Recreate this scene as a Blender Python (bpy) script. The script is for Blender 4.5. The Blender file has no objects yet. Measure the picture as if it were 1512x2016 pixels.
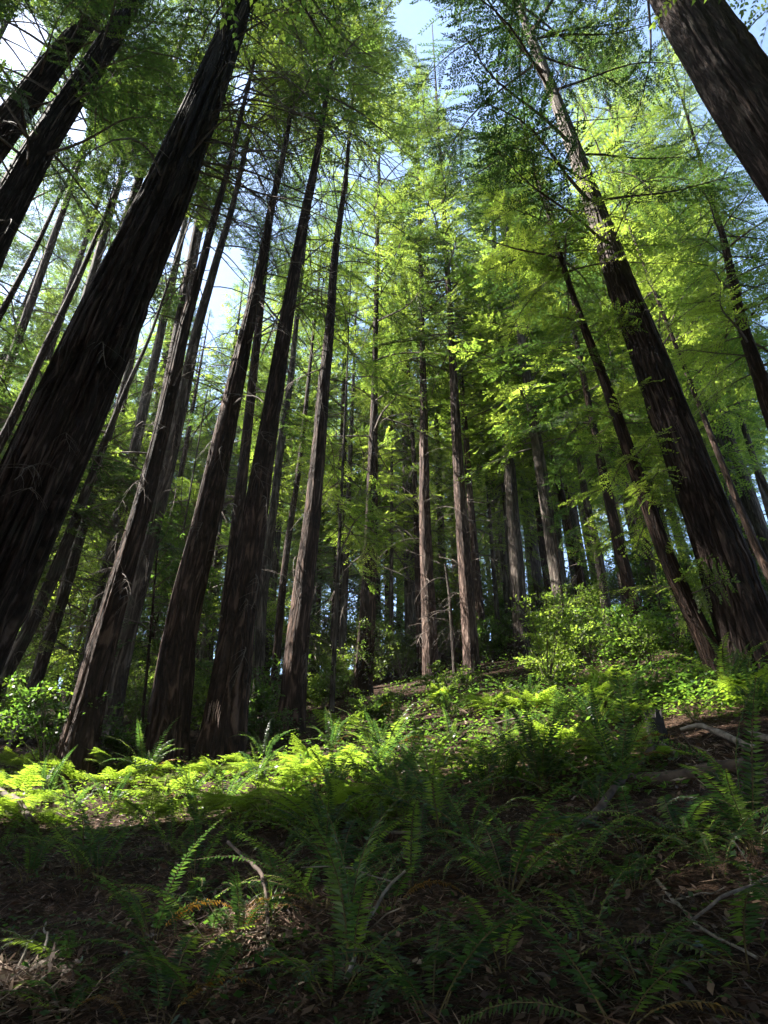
import bpy, math, random
import numpy as np
from mathutils import Vector, Matrix

random.seed(7)
RNG = np.random.default_rng(11)
PI = math.pi
rad = math.radians

# ------------------------------------------------------------------ camera model
W0, H0, F = 1512.0, 2016.0, 1450.0
PITCH = rad(31.0)
CAM = np.array([0.0, 0.0, 1.4])
FW = np.array([0, math.cos(PITCH), math.sin(PITCH)])
UP = np.array([0, -math.sin(PITCH), math.cos(PITCH)])
RT = np.array([1.0, 0, 0])
SUN_EL, SUN_AZ = rad(51), rad(-84)          # azimuth measured from +Y towards +X
S = np.array([math.cos(SUN_EL)*math.sin(SUN_AZ), math.cos(SUN_EL)*math.cos(SUN_AZ), math.sin(SUN_EL)])

def ray(px, py):
    return RT*((px-W0/2)/F) + UP*(-(py-H0/2)/F) + FW

def at_y(px, py, Y):                        # point seen at that pixel, Y metres ahead
    d = ray(px, py)
    return CAM + d*(Y/d[1])

def project(P):
    Q = np.asarray(P, float) - CAM
    z = Q @ FW
    z = np.where(np.abs(z) < 1e-6, 1e-6, z)
    return W0/2 + F*(Q @ RT)/z, H0/2 - F*(Q @ UP)/z, z

# ------------------------------------------------------------------ noise
def _h(ix, iy, seed):
    h = (ix*374761393 + iy*668265263 + seed*974634533) & 0x7fffffff
    h = ((h ^ (h >> 13))*1274126177) & 0x7fffffff
    return ((h ^ (h >> 16)) & 0xffff)/65535.0

def vnoise(x, y, seed=0, per=None):
    x = np.asarray(x, float); y = np.asarray(y, float)
    x, y = np.broadcast_arrays(x, y)
    ix = np.floor(x).astype(np.int64); iy = np.floor(y).astype(np.int64)
    fx = x-ix; fy = y-iy
    fx = fx*fx*(3-2*fx); fy = fy*fy*(3-2*fy)
    a, b = ix, ix+1
    if per: a, b = a % per, b % per
    return ((_h(a, iy, seed)*(1-fx)+_h(b, iy, seed)*fx)*(1-fy) +
            (_h(a, iy+1, seed)*(1-fx)+_h(b, iy+1, seed)*fx)*fy)

# ------------------------------------------------------------------ terrain
def ground(x, y):
    x = np.asarray(x, float); y = np.asarray(y, float)
    yy = np.clip(y, -20, 27)
    z = 0.32*yy + 0.0022*yy*np.abs(yy)
    e = np.clip(y-27, 0, None)
    z = z + 0.50*e - 0.0095*np.minimum(e, 30)**2 - 0.62*np.clip(e-30, 0, None)
    xs = np.clip(x, -30, 22)
    z = z + 0.08*xs + 0.16*0.5*(xs+np.sqrt(xs*xs+1.0)) - 0.08
    z = z + 0.34*(vnoise(x*0.33+9, y*0.33+4, 1)-0.5) + 0.14*(vnoise(x*0.9+2, y*0.9+7, 2)-0.5)
    return z

def hit(px, py):
    d = ray(px, py); t = 1.0
    for _ in range(900):
        p = CAM + d*t
        g = p[2]-ground(p[0], p[1])
        if g < 0.004: return p
        t += max(0.01, g*0.45)
        if t > 90: break
    return None

# ------------------------------------------------------------------ light and gap masks
# sun patches on the ground, as ellipses seen in the photo (cx, cy, rx, ry)
LIT = [(250, 1585, 330, 58), (560, 1535, 200, 66), (70, 1600, 150, 50), (720, 1545, 120, 55),
       (488, 1838, 92, 48), (30, 1945, 85, 42), (330, 1868, 45, 14),
       (900, 1395, 190, 48), (725, 1428, 70, 30), (1040, 1390, 150, 36), (1230, 1310, 120, 44),
       (1020, 1530, 75, 38), (1235, 1475, 60, 40), (840, 1465, 80, 36),
       (1395, 1400, 80, 26), (1000, 1462, 110, 26), (1330, 1440, 60, 20), (830, 1535, 80, 36), (1140, 1505, 80, 36), (660, 1650, 26, 12), (1120, 1700, 30, 12)]
LIT = np.array(LIT, float)
SKY = np.array([(48, 85, 40, 50), (20, 215, 22, 24), (430, 730, 40, 110), (850, 70, 45, 60), (935, 215, 55, 40), (770, 330, 28, 26),
                (890, 150, 40, 35), (960, 470, 26, 26), (700, 640, 16, 26), (480, 190, 16, 60), (940, 960, 14, 40),
                (1480, 15, 40, 28), (1275, 60, 26, 60), (150, 240, 22, 40), (560, 1090, 12, 45), (765, 1230, 10, 36), (455, 610, 26, 40)], float)
LITPTS = []                                  # (point on a trunk that the sun reaches, radius)

def slide_to_ground(P):
    t = (P[:, 2]-ground(P[:, 0], P[:, 1]))/S[2]
    for _ in range(5):
        Q = P - S*t[:, None]
        t = t + (Q[:, 2]-ground(Q[:, 0], Q[:, 1]))/S[2]*0.9
    return P - S*t[:, None], t

def in_ell(px, py, E, soft=False):
    m = np.zeros(len(px), bool)
    lim = vnoise(px/22.0, py/22.0, 9)*1.5+0.15 if soft else 1.0      # ragged edges
    for cx, cy, rx, ry in E:
        m |= ((px-cx)/rx)**2 + ((py-cy)/ry)**2 < lim
    return m

def blocked(P, sky_only=False):
    """True where foliage at P would close a gap the photo shows (sun reaching the ground or a trunk, or open sky)"""
    P = np.asarray(P, float)
    if not len(P): return np.zeros(0, bool)
    if sky_only:
        px, py, dz = project(P); return in_ell(px, py, SKY, True) & (dz > 0.5)
    G, t = slide_to_ground(P)
    px, py, dz = project(G)
    m = in_ell(px, py, LIT) & (dz > 0.5) & (t > 1.6)
    for q, r in LITPTS:
        v = P-q; a = v @ S
        m |= (a > 0.6) & (np.linalg.norm(v-a[:, None]*S, axis=1) < r)
    px, py, dz = project(P)
    m |= in_ell(px, py, SKY, True) & (dz > 0.5)
    return m

# ------------------------------------------------------------------ mesh helpers
COL = bpy.context.scene.collection

def mesh(name, V, F_, mats, midx=None, tint=None, uv=None, smooth=False):
    V = np.ascontiguousarray(V, np.float32).reshape(-1, 3); F_ = np.asarray(F_, np.int32)
    k = F_.shape[1]
    me = bpy.data.meshes.new(name)
    me.vertices.add(len(V)); me.vertices.foreach_set('co', V.ravel())
    me.loops.add(F_.size); me.loops.foreach_set('vertex_index', F_.ravel())
    me.polygons.add(len(F_)); me.polygons.foreach_set('loop_start', np.arange(0, F_.size, k, dtype=np.int32))
    for m in mats: me.materials.append(m)
    if midx is not None: me.polygons.foreach_set('material_index', np.asarray(midx, np.int32))
    me.polygons.foreach_set('use_smooth', np.full(len(F_), smooth))
    if tint is not None:
        a = me.attributes.new('tint', 'FLOAT', 'POINT'); a.data.foreach_set('value', np.asarray(tint, np.float32))
    if uv is not None:
        l = me.uv_layers.new(name='UVMap'); l.data.foreach_set('uv', np.asarray(uv, np.float32)[F_.ravel()].ravel())
    me.update(calc_edges=True)
    return me

def obj(name, me, parent=None, loc=None):
    o = bpy.data.objects.new(name, me); COL.objects.link(o)
    if parent: o.parent = parent
    if loc is not None: o.location = loc
    return o

def tag(o, label, cat, group=None):
    o['label'] = label; o['category'] = cat
    if group: o['group'] = group
    return o

def thing(name, label, cat, loc, group=None):
    return tag(obj(name, None, None, loc), label, cat, group)

def kite(B, D, Wd, tip=1.0, mid=0.45):
    """leaf quads: base B, vector D to the tip, half width vector Wd -> (n,4,3)"""
    return np.stack([B, B+D*mid+Wd, B+D*tip, B+D*mid-Wd], 1)

def frames(T):
    T = T/np.maximum(np.linalg.norm(T, axis=-1, keepdims=True), 1e-9)
    ref = np.where(np.abs(T[..., 2:3]) > 0.9, np.array([0, 1.0, 0]), np.array([0, 0, 1.0]))
    A = np.cross(ref, T); A /= np.maximum(np.linalg.norm(A, axis=-1, keepdims=True), 1e-9)
    return T, A, np.cross(T, A)

def tube(P, R, segs=5):
    P = np.asarray(P, float); R = np.asarray(R, float); n = len(P)
    T = np.gradient(P, axis=0); t0, A, B = frames(T)
    for i in range(1, n):                       # keep the frame from flipping
        a = A[i-1]-t0[i]*(A[i-1] @ t0[i]); a /= max(np.linalg.norm(a), 1e-9)
        A[i] = a; B[i] = np.cross(t0[i], a)
    th = np.arange(segs)*2*PI/segs
    V = P[:, None]+R[:, None, None]*(np.cos(th)[None, :, None]*A[:, None]+np.sin(th)[None, :, None]*B[:, None])
    V = V.reshape(-1, 3)
    i = np.arange(n-1)[:, None]*segs; j = np.arange(segs)[None]; j2 = (j+1) % segs
    Fq = np.stack([i+j, i+j2, i+segs+j2, i+segs+j], -1).reshape(-1, 4)
    return V, Fq

class Bag:
    def __init__(s): s.V = []; s.F = []; s.M = []; s.T = []; s.n = 0
    def add(s, V, F_, m=0, tint=0.5):
        V = np.asarray(V, float).reshape(-1, 3)
        s.V.append(V); s.F.append(np.asarray(F_)+s.n); s.M.append(np.full(len(F_), m))
        s.T.append(np.broadcast_to(np.asarray(tint, float), (len(V),)).copy()); s.n += len(V)
    def quads(s, Q, m=0, tint=0.5):
        n = len(Q)
        if n == 0: return
        t = np.asarray(tint, float)
        if t.ndim: t = np.repeat(t, 4)
        s.add(Q.reshape(-1, 3), np.arange(4*n).reshape(n, 4), m, t)
    def build(s, name, mats, smooth=False):
        return mesh(name, np.concatenate(s.V), np.concatenate(s.F), mats, np.concatenate(s.M), np.concatenate(s.T), smooth=smooth)

# ------------------------------------------------------------------ materials
def newmat(name):
    m = bpy.data.materials.new(name); m.use_nodes = True
    nt = m.node_tree; nt.nodes.clear()
    return m, nt, nt.nodes, nt.links

def ramp(nt, fac, stops):
    r = nt.nodes.new('ShaderNodeValToRGB'); e = r.color_ramp.elements
    while len(e) < len(stops): e.new(0.5)
    for k, (p, c) in enumerate(stops): e[k].position = p; e[k].color = (*c, 1)
    nt.links.new(fac, r.inputs[0]); return r.outputs[0]

def leaf_mat(name, c0, c1, c2, trans=1.9, mixf=0.5, rough=0.45, spec=0.35):
    """thin leaf: reflects its own colour, lets a yellower one through; tint picks the shade of each spray"""
    m, nt, N, L = newmat(name)
    at = N.new('ShaderNodeAttribute'); at.attribute_name = 'tint'
    oi = N.new('ShaderNodeObjectInfo')
    mx = N.new('ShaderNodeMath'); mx.operation = 'MULTIPLY_ADD'; mx.inputs[1].default_value = 0.3; mx.inputs[2].default_value = -0.15
    L.new(oi.outputs['Random'], mx.inputs[0])
    ad = N.new('ShaderNodeMath'); ad.operation = 'ADD'; ad.use_clamp = True
    L.new(at.outputs['Fac'], ad.inputs[0]); L.new(mx.outputs[0], ad.inputs[1])
    col = ramp(nt, ad.outputs[0], [(0.05, c0), (0.5, c1), (0.95, c2)])
    pr = N.new('ShaderNodeBsdfPrincipled'); L.new(col, pr.inputs['Base Color'])
    pr.inputs['Roughness'].default_value = rough; pr.inputs['Specular IOR Level'].default_value = spec
    tr = N.new('ShaderNodeBsdfTranslucent')
    mul = N.new('ShaderNodeMix'); mul.data_type = 'RGBA'; mul.blend_type = 'MULTIPLY'; mul.inputs[0].default_value = 1
    L.new(col, mul.inputs[6]); mul.inputs[7].default_value = (trans*1.14, trans*1.22, trans*0.58, 1)
    L.new(mul.outputs[2], tr.inputs[0])
    mix = N.new('ShaderNodeMixShader'); mix.inputs[0].default_value = mixf
    L.new(pr.outputs[0], mix.inputs[1]); L.new(tr.outputs[0], mix.inputs[2])
    out = N.new('ShaderNodeOutputMaterial'); L.new(mix.outputs[0], out.inputs[0])
    return m

def bark_mat(name, dark, mid, light, su=11.0, sv=1.1, bump=1.0, lichen=0.0, grey=0.0):
    """fibrous bark: long ridges and furrows that run up the stem, fine fibres on them, patches of lichen"""
    m, nt, N, L = newmat(name)
    uv = N.new('ShaderNodeUVMap')
    def noise(a, b, det, dist=0.0, rough=0.6):
        mp = N.new('ShaderNodeMapping'); mp.inputs['Scale'].default_value = (a, b, 1); L.new(uv.outputs[0], mp.inputs[0])
        n = N.new('ShaderNodeTexNoise'); n.inputs['Scale'].default_value = 1; n.inputs['Detail'].default_value = det
        n.inputs['Roughness'].default_value = rough; n.inputs['Distortion'].default_value = dist; L.new(mp.outputs[0], n.inputs['Vector']); return n.outputs[0]
    def math_(op, a, b=None, c=None):
        n = N.new('ShaderNodeMath'); n.operation = op
        for k, v in enumerate((a, b, c)):
            if v is None: continue
            if isinstance(v, (int, float)): n.inputs[k].default_value = v
            else: L.new(v, n.inputs[k])
        return n.outputs[0]
    rid = math_('ABSOLUTE', math_('MULTIPLY_ADD', noise(su, sv, 3, 0.6), 2.0, -1.0))          # 0 in the furrows
    rid = math_('MINIMUM', math_('MULTIPLY', rid, 3.2), 1.0)
    fib = noise(su*6, sv*3.2, 5, 0.2, 0.7)
    pat = noise(1.3, 0.7, 4)
    hgt = math_('ADD', math_('MULTIPLY', rid, 0.62), math_('MULTIPLY', fib, 0.55))
    val = math_('ADD', hgt, math_('MULTIPLY_ADD', pat, 0.7, -0.35))
    col = ramp(nt, val, [(0.18, dark), (0.62, mid), (1.0, light)])
    mr = N.new('ShaderNodeMapRange'); mr.inputs[1].default_value = 0.55; mr.inputs[2].default_value = 0.68; mr.inputs[4].default_value = lichen
    L.new(noise(3.1, 1.7, 5), mr.inputs[0])
    mc = N.new('ShaderNodeMix'); mc.data_type = 'RGBA'; L.new(mr.outputs[0], mc.inputs[0]); L.new(col, mc.inputs[6]); mc.inputs[7].default_value = (0.075, 0.085, 0.06, 1)
    if grey:                                   # younger, paler bark higher up; also paints in the stem's sunlit stretch
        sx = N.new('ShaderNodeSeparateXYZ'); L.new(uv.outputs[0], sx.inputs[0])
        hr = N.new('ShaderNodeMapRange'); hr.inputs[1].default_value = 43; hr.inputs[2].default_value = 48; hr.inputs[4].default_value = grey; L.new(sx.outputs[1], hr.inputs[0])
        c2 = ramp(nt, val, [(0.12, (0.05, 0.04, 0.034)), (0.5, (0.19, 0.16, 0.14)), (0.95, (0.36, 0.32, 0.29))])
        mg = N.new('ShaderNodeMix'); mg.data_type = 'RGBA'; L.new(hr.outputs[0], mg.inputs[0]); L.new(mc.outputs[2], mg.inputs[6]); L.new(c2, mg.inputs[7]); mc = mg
    pr = N.new('ShaderNodeBsdfPrincipled'); L.new(mc.outputs[2], pr.inputs['Base Color']); pr.inputs['Roughness'].default_value = 0.85
    pr.inputs['Specular IOR Level'].default_value = 0.15
    bp = N.new('ShaderNodeBump'); bp.inputs['Strength'].default_value = bump; bp.inputs['Distance'].default_value = 0.05
    L.new(hgt, bp.inputs['Height']); L.new(bp.outputs[0], pr.inputs['Normal'])
    out = N.new('ShaderNodeOutputMaterial'); L.new(pr.outputs[0], out.inputs[0])
    return m

def plain_mat(name, a, b, scale=8.0, rough=0.85, bump=0.3, stretch=(1, 1, 1)):
    m, nt, N, L = newmat(name)
    tc = N.new('ShaderNodeTexCoord')
    mp = N.new('ShaderNodeMapping'); mp.inputs['Scale'].default_value = stretch; L.new(tc.outputs['Object'], mp.inputs[0])
    n = N.new('ShaderNodeTexNoise'); n.inputs['Scale'].default_value = scale; n.inputs['Detail'].default_value = 5; L.new(mp.outputs[0], n.inputs['Vector'])
    col = ramp(nt, n.outputs[0], [(0.35, a), (0.65, b)])
    pr = N.new('ShaderNodeBsdfPrincipled'); L.new(col, pr.inputs['Base Color']); pr.inputs['Roughness'].default_value = rough
    pr.inputs['Specular IOR Level'].default_value = 0.25
    bp = N.new('ShaderNodeBump'); bp.inputs['Strength'].default_value = bump; bp.inputs['Distance'].default_value = 0.02
    L.new(n.outputs[0], bp.inputs['Height']); L.new(bp.outputs[0], pr.inputs['Normal'])
    out = N.new('ShaderNodeOutputMaterial'); L.new(pr.outputs[0], out.inputs[0])
    return m

def tint_mat(name, stops, rough=0.8, spec=0.2):
    m, nt, N, L = newmat(name)
    at = N.new('ShaderNodeAttribute'); at.attribute_name = 'tint'
    col = ramp(nt, at.outputs['Fac'], stops)
    pr = N.new('ShaderNodeBsdfPrincipled'); L.new(col, pr.inputs['Base Color']); pr.inputs['Roughness'].default_value = rough
    pr.inputs['Specular IOR Level'].default_value = spec
    out = N.new('ShaderNodeOutputMaterial'); L.new(pr.outputs[0], out.inputs[0])
    return m

M_NEEDLE = leaf_mat('redwood_needles', (0.022, 0.042, 0.017), (0.045, 0.070, 0.021), (0.095, 0.118, 0.032), trans=2.3, mixf=0.52)
M_BRIGHT = leaf_mat('young_foliage', (0.034, 0.060, 0.017), (0.070, 0.102, 0.025), (0.130, 0.160, 0.040), trans=2.5, mixf=0.58)
M_BROAD = leaf_mat('broad_leaves', (0.018, 0.042, 0.014), (0.042, 0.080, 0.018), (0.100, 0.145, 0.025), trans=2.2, mixf=0.5, rough=0.35, spec=0.5)
M_FERN = leaf_mat('fern_fronds', (0.011, 0.028, 0.014), (0.026, 0.052, 0.018), (0.135, 0.180, 0.030), trans=2.5, mixf=0.5, rough=0.42, spec=0.35)
M_BARK = bark_mat('redwood_bark', (0.010, 0.006, 0.0045), (0.042, 0.024, 0.017), (0.13, 0.080, 0.060))
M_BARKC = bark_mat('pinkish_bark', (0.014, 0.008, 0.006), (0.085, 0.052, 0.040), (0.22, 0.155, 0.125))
M_BARKG = bark_mat('grey_bark', (0.022, 0.016, 0.013), (0.075, 0.058, 0.047), (0.19, 0.155, 0.13), su=9, sv=0.9, lichen=0.5)
M_BARKN = bark_mat('thick_furrowed_bark', (0.008, 0.005, 0.004), (0.032, 0.020, 0.016), (0.11, 0.076, 0.064), su=14, sv=1.3, lichen=0.2)
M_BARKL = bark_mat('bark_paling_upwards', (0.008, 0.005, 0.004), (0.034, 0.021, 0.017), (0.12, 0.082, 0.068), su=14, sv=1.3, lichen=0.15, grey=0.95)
M_TWIG = plain_mat('dead_twig', (0.07, 0.052, 0.042), (0.15, 0.12, 0.10), 20)
M_PALE = plain_mat('bleached_wood', (0.085, 0.068, 0.055), (0.25, 0.21, 0.17), 14, stretch=(1, 1, 1))
M_STRIP = plain_mat('painted_fleck_fibre', (0.10, 0.065, 0.05), (0.24, 0.17, 0.14), 30)
M_LOG = plain_mat('dark_rotting_wood', (0.035, 0.024, 0.018), (0.10, 0.07, 0.055), 9)
M_CHAR = plain_mat('charred_wood', (0.010, 0.009, 0.009), (0.03, 0.025, 0.022), 14)
M_STEM = plain_mat('fern_stalk', (0.06, 0.05, 0.02), (0.12, 0.09, 0.035), 20)
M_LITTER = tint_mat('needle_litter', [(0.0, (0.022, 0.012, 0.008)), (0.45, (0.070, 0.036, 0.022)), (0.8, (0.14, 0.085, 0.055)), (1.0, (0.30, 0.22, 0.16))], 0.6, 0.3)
M_BROWN = leaf_mat('withered_frond', (0.12, 0.055, 0.018), (0.18, 0.09, 0.025), (0.24, 0.14, 0.04), trans=1.3, mixf=0.4)

def ground_material():
    m, nt, N, L = newmat('forest_soil')
    tc = N.new('ShaderNodeTexCoord')
    n = N.new('ShaderNodeTexNoise'); n.inputs['Scale'].default_value = 9; n.inputs['Detail'].default_value = 8; n.inputs['Roughness'].default_value = 0.7
    L.new(tc.outputs['Object'], n.inputs['Vector'])
    col = ramp(nt, n.outputs[0], [(0.32, (0.012, 0.008, 0.006)), (0.5, (0.045, 0.026, 0.017)), (0.68, (0.11, 0.07, 0.048))])
    n2 = N.new('ShaderNodeTexNoise'); n2.inputs['Scale'].default_value = 55; n2.inputs['Detail'].default_value = 6; L.new(tc.outputs['Object'], n2.inputs['Vector'])
    c2 = ramp(nt, n2.outputs[0], [(0.35, (0.35, 0.35, 0.35)), (0.7, (1.35, 1.3, 1.25))])
    mx = N.new('ShaderNodeMix'); mx.data_type = 'RGBA'; mx.blend_type = 'MULTIPLY'; mx.inputs[0].default_value = 1
    L.new(col, mx.inputs[6]); L.new(c2, mx.inputs[7])
    pr = N.new('ShaderNodeBsdfPrincipled'); L.new(mx.outputs[2], pr.inputs['Base Color']); pr.inputs['Roughness'].default_value = 0.95
    pr.inputs['Specular IOR Level'].default_value = 0.1
    bp = N.new('ShaderNodeBump'); bp.inputs['Strength'].default_value = 0.9; bp.inputs['Distance'].default_value = 0.05
    L.new(n2.outputs[0], bp.inputs['Height']); L.new(bp.outputs[0], pr.inputs['Normal'])
    out = N.new('ShaderNodeOutputMaterial'); L.new(pr.outputs[0], out.inputs[0])
    return m

# ------------------------------------------------------------------ ground
def build_ground():
    def axis(lo, hi, c0, c1, fine):
        a = list(np.arange(c0, c1, fine)); s = fine; p = c1
        while p < hi: a.append(p); s *= 1.13; p += s
        a.append(hi); s = fine; p = c0
        pre = []
        while p > lo: s *= 1.13; p -= s; pre.append(max(p, lo))
        return np.array(pre[::-1]+a)
    X = axis(-160, 160, -9, 11, 0.10); Y = axis(-60, 220, 2, 17, 0.10)
    gx, gy = np.meshgrid(X, Y)
    z = ground(gx, gy) + 0.05*(vnoise(gx*3.1, gy*3.1, 5)-0.5) + 0.03*(vnoise(gx*8, gy*8, 6)-0.5)
    V = np.stack([gx, gy, z], -1).reshape(-1, 3)
    nx = len(X); i = np.arange(len(Y)-1)[:, None]*nx; j = np.arange(nx-1)[None]
    Fq = np.stack([i+j, i+j+1, i+nx+j+1, i+nx+j], -1).reshape(-1, 4)
    o = obj('ground', mesh('ground', V, Fq, [ground_material()], smooth=True)); o['kind'] = 'structure'
build_ground()

# ------------------------------------------------------------------ branch prototypes
def make_branch(L, seed, side_sp=0.10, leaf_len=0.09, leaf_w=0.013, leaf_sp=0.05, ang=58, sidelen=0.30, rise=0.10, droop=0.22, bare=0.22, thick=0.010, fold=0.5):
    r = np.random.default_rng(seed)
    s = np.linspace(0, 1, 9)
    wig = 0.05*L*np.sin(s*5+r.uniform(0, 6))*s
    axis = np.stack([L*s*(1-0.10*s), wig, L*(rise*s-droop*s*s)], 1)
    wv, wf = tube(axis, (thick*L*(1-0.85*s)+0.003), 4)
    Q = []; bid = []; bc = []; be = []; WV = [wv]; WF = [wf]; off = len(wv); wb = [np.full(len(wf), -1)]
    k = 0; x = bare
    side = 1
    while x < 1.0:
        p0 = np.array([np.interp(x, s, axis[:, i]) for i in range(3)])
        l = sidelen*L*(math.sin(PI*(0.25+0.72*x))**0.9)*r.uniform(0.55, 1.15)+0.06
        a = rad(ang*r.uniform(0.75, 1.15))*side
        if x > 0.93: a *= 0.35; l = max(l, 0.14*L)
        d = np.array([math.cos(a), math.sin(a), r.uniform(-0.28, 0.12)]); d /= np.linalg.norm(d)
        n = max(3, int(l/leaf_sp)); t = (np.arange(n)+0.6)/n
        sag = -0.35*l*t*t*r.uniform(0.3, 1.5)
        B = p0+d*l*t[:, None]; B[:, 2] += sag
        nrm = np.array([-d[0]*d[2], -d[1]*d[2], 1.0]); nrm /= np.linalg.norm(nrm)
        tilt = r.normal(0, fold*0.6)
        lat0 = np.cross(nrm, d); nrm2 = nrm*math.cos(tilt)+lat0*math.sin(tilt); lat = np.cross(nrm2, d)
        for sg in (-1, 1):
            b = rad(48)+r.normal(0, 0.22, n)
            ld = d*np.cos(b)[:, None]+lat*(sg*np.sin(b))[:, None]+nrm2*r.normal(0, fold*0.35, n)[:, None]
            ll = leaf_len*(1.05-0.5*t)*r.uniform(0.7, 1.2, n)
            wd = np.cross(np.broadcast_to(nrm2, ld.shape), ld)+nrm2*r.normal(0, fold*0.5, n)[:, None]
            wd /= np.linalg.norm(wd, axis=1, keepdims=True)
            Q.append(kite(B, ld*ll[:, None], wd*(leaf_w*r.uniform(0.7, 1.3, n))[:, None])); bid.append(np.full(n, k))
        # the tip
        Q.append(kite(B[-1:], d[None]*leaf_len, lat[None]*leaf_w)); bid.append(np.full(1, k))
        tv, tf = tube(np.stack([p0, p0+d*l*0.5+[0, 0, sag.min()*0.25], B[-1]]), [0.0045, 0.003, 0.002], 3)
        WV.append(tv); WF.append(tf+off); off += len(tv); wb.append(np.full(len(tf), k))
        bc.append(B[n//3]); be.append((B[-1], B[2*n//3], p0)); k += 1; side = -side
        x += side_sp/L*r.uniform(0.7, 1.3)
    return dict(WV=np.concatenate(WV), WF=np.concatenate(WF), Q=np.concatenate(Q), bid=np.concatenate(bid), bc=np.array(bc), be=np.array(be), wb=np.concatenate(wb), L=L)

FINE = [make_branch(2.6, 100+i, side_sp=0.070, leaf_len=0.085, leaf_w=0.012, leaf_sp=0.034) for i in range(4)]
MED = [make_branch(2.6, 200+i, side_sp=0.085, leaf_len=0.115, leaf_w=0.018, leaf_sp=0.052) for i in range(5)]
COARSE = [make_branch(2.6, 300+i, side_sp=0.105, leaf_len=0.15, leaf_w=0.031, leaf_sp=0.070) for i in range(5)]
LEAFY = [make_branch(2.2, 400+i, side_sp=0.09, leaf_len=0.10, leaf_w=0.026, leaf_sp=0.062, fold=0.8, rise=0.2, droop=0.25, bare=0.12, sidelen=0.36) for i in range(4)]

LONG = [make_branch(4.2, 500+i, side_sp=0.13, leaf_len=0.13, leaf_w=0.022, leaf_sp=0.07, sidelen=0.25, thick=0.009) for i in range(4)]
XLONG = [make_branch(6.2, 520+i, side_sp=0.14, leaf_len=0.14, leaf_w=0.024, leaf_sp=0.075, sidelen=0.22, thick=0.009) for i in range(4)]

def place_branch(bag, pr, org, az, pitch, roll, L, r, mask=True, leaf_m=0, wood_m=1, tintb=0.5, keep=1.0):
    s = L/pr['L']
    ca, sa, cp, sp, cr, sr = math.cos(az), math.sin(az), math.cos(pitch), math.sin(pitch), math.cos(roll), math.sin(roll)
    Rz = np.array([[ca, -sa, 0], [sa, ca, 0], [0, 0, 1]]); Ry = np.array([[cp, 0, -sp], [0, 1, 0], [sp, 0, cp]]); Rx = np.array([[1, 0, 0], [0, cr, -sr], [0, sr, cr]])
    R = Rz @ Ry @ Rx
    c = pr['bc']*s @ R.T+org
    k = r.random(len(c)) < keep
    if mask: so = mask == 'sky'; k &= ~(blocked(c, so) | blocked((pr['be']*s @ R.T+org).reshape(-1, 3), so).reshape(-1, 3).any(1))
    tb = np.clip(tintb+r.normal(0, 0.24)+r.normal(0, 0.16, len(c)), 0, 1)
    if k.mean() < 0.4: return
    f = k[pr['bid']]
    Q = pr['Q'][f]*s @ R.T+org
    bag.quads(Q, leaf_m, tb[pr['bid'][f]])
    if k.mean() > 0.12:
        kw = (pr['wb'] < 0) | k[pr['wb']]
        bag.add(pr['WV']*s @ R.T+org, pr['WF'][kw], wood_m, 0.5)

# ------------------------------------------------------------------ trunks
def smooth_path(P, R, step):
    P = np.asarray(P, float); R = np.asarray(R, float)
    d = np.concatenate([[0], np.cumsum(np.linalg.norm(np.diff(P, axis=0), axis=1))])
    n = max(4, int(d[-1]/step))
    t = np.linspace(0, d[-1], n+1)
    Q = np.stack([np.interp(t, d, P[:, i]) for i in range(3)], 1); q = np.interp(t, d, R)
    w = max(1, int(1.6/step)); ker = np.hanning(2*w+3)[1:-1]; ker /= ker.sum()
    pad = len(ker)//2
    def sm(a):
        lo = 2*a[0]-a[1:pad+1][::-1]; hi = 2*a[-1]-a[-pad-1:-1][::-1]
        return np.convolve(np.concatenate([lo, a, hi]), ker, 'valid')
    if n > 2*pad+2:
        Q = np.stack([sm(Q[:, i]) for i in range(3)], 1); q = sm(q)
    return Q, np.maximum(q, 0.004), t

def trunk_mesh(P, R, segs=36, step=0.3, ridge=0.06, nr=14, seed=0, flare=0.45, mat=None, org=None):
    Q, q, t = smooth_path(P, R, step)
    hgt = t-t[0]
    fl = 1+flare*np.exp(-np.maximum(hgt-0.35, 0)/0.55)
    th = PI/2+np.arange(segs+1)*2*PI/segs
    u = np.arange(segs+1)/segs
    ug, vg = np.meshgrid(u, t)
    n1 = vnoise(ug*nr+0.9*vnoise(ug*5, vg*0.5, seed+3, 5), vg*0.55, seed, None)
    n1 = np.minimum(np.abs(n1*2-1)*2.4, 1)
    n2 = vnoise(ug*6, vg*0.4, seed+5, 6)
    lob = np.cos(ug*2*PI*5+seed)*np.exp(-np.maximum(vg-t[0]-0.2, 0)/0.6)*0.6*flare
    n1[:, -1] = n1[:, 0]
    knot = np.maximum(vnoise(ug*7, vg*1.6, seed+8, 7)-0.78, 0)*0.35
    rr = (q*fl)[:, None]*(1+ridge*(n1-0.7)*1.2+0.07*(n2-0.5)+lob+knot)
    T = np.gradient(Q, axis=0); T /= np.linalg.norm(T, axis=1, keepdims=True)
    A = np.cross(np.array([0, 1.0, 0]), T); A /= np.linalg.norm(A, axis=1, keepdims=True); B = np.cross(T, A)
    V = Q[:, None]+rr[..., None]*(np.cos(th)[None, :, None]*A[:, None]+np.sin(th)[None, :, None]*B[:, None])
    uv = np.stack([ug*2*PI*np.percentile(q, 75)+seed*3.7, vg+(seed*1.3 if seed < 100 else 0)], -1).reshape(-1, 2)
    k = segs+1; i = np.arange(len(Q)-1)[:, None]*k; j = np.arange(segs)[None]
    Fq = np.stack([i+j, i+j+1, i+k+j+1, i+k+j], -1).reshape(-1, 4)
    V = V.reshape(-1, 3)
    if org is not None: V = V-org
    return mesh('trunk', V, Fq, [mat or M_BARK], uv=uv, smooth=True), Q, q*1.0

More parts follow.
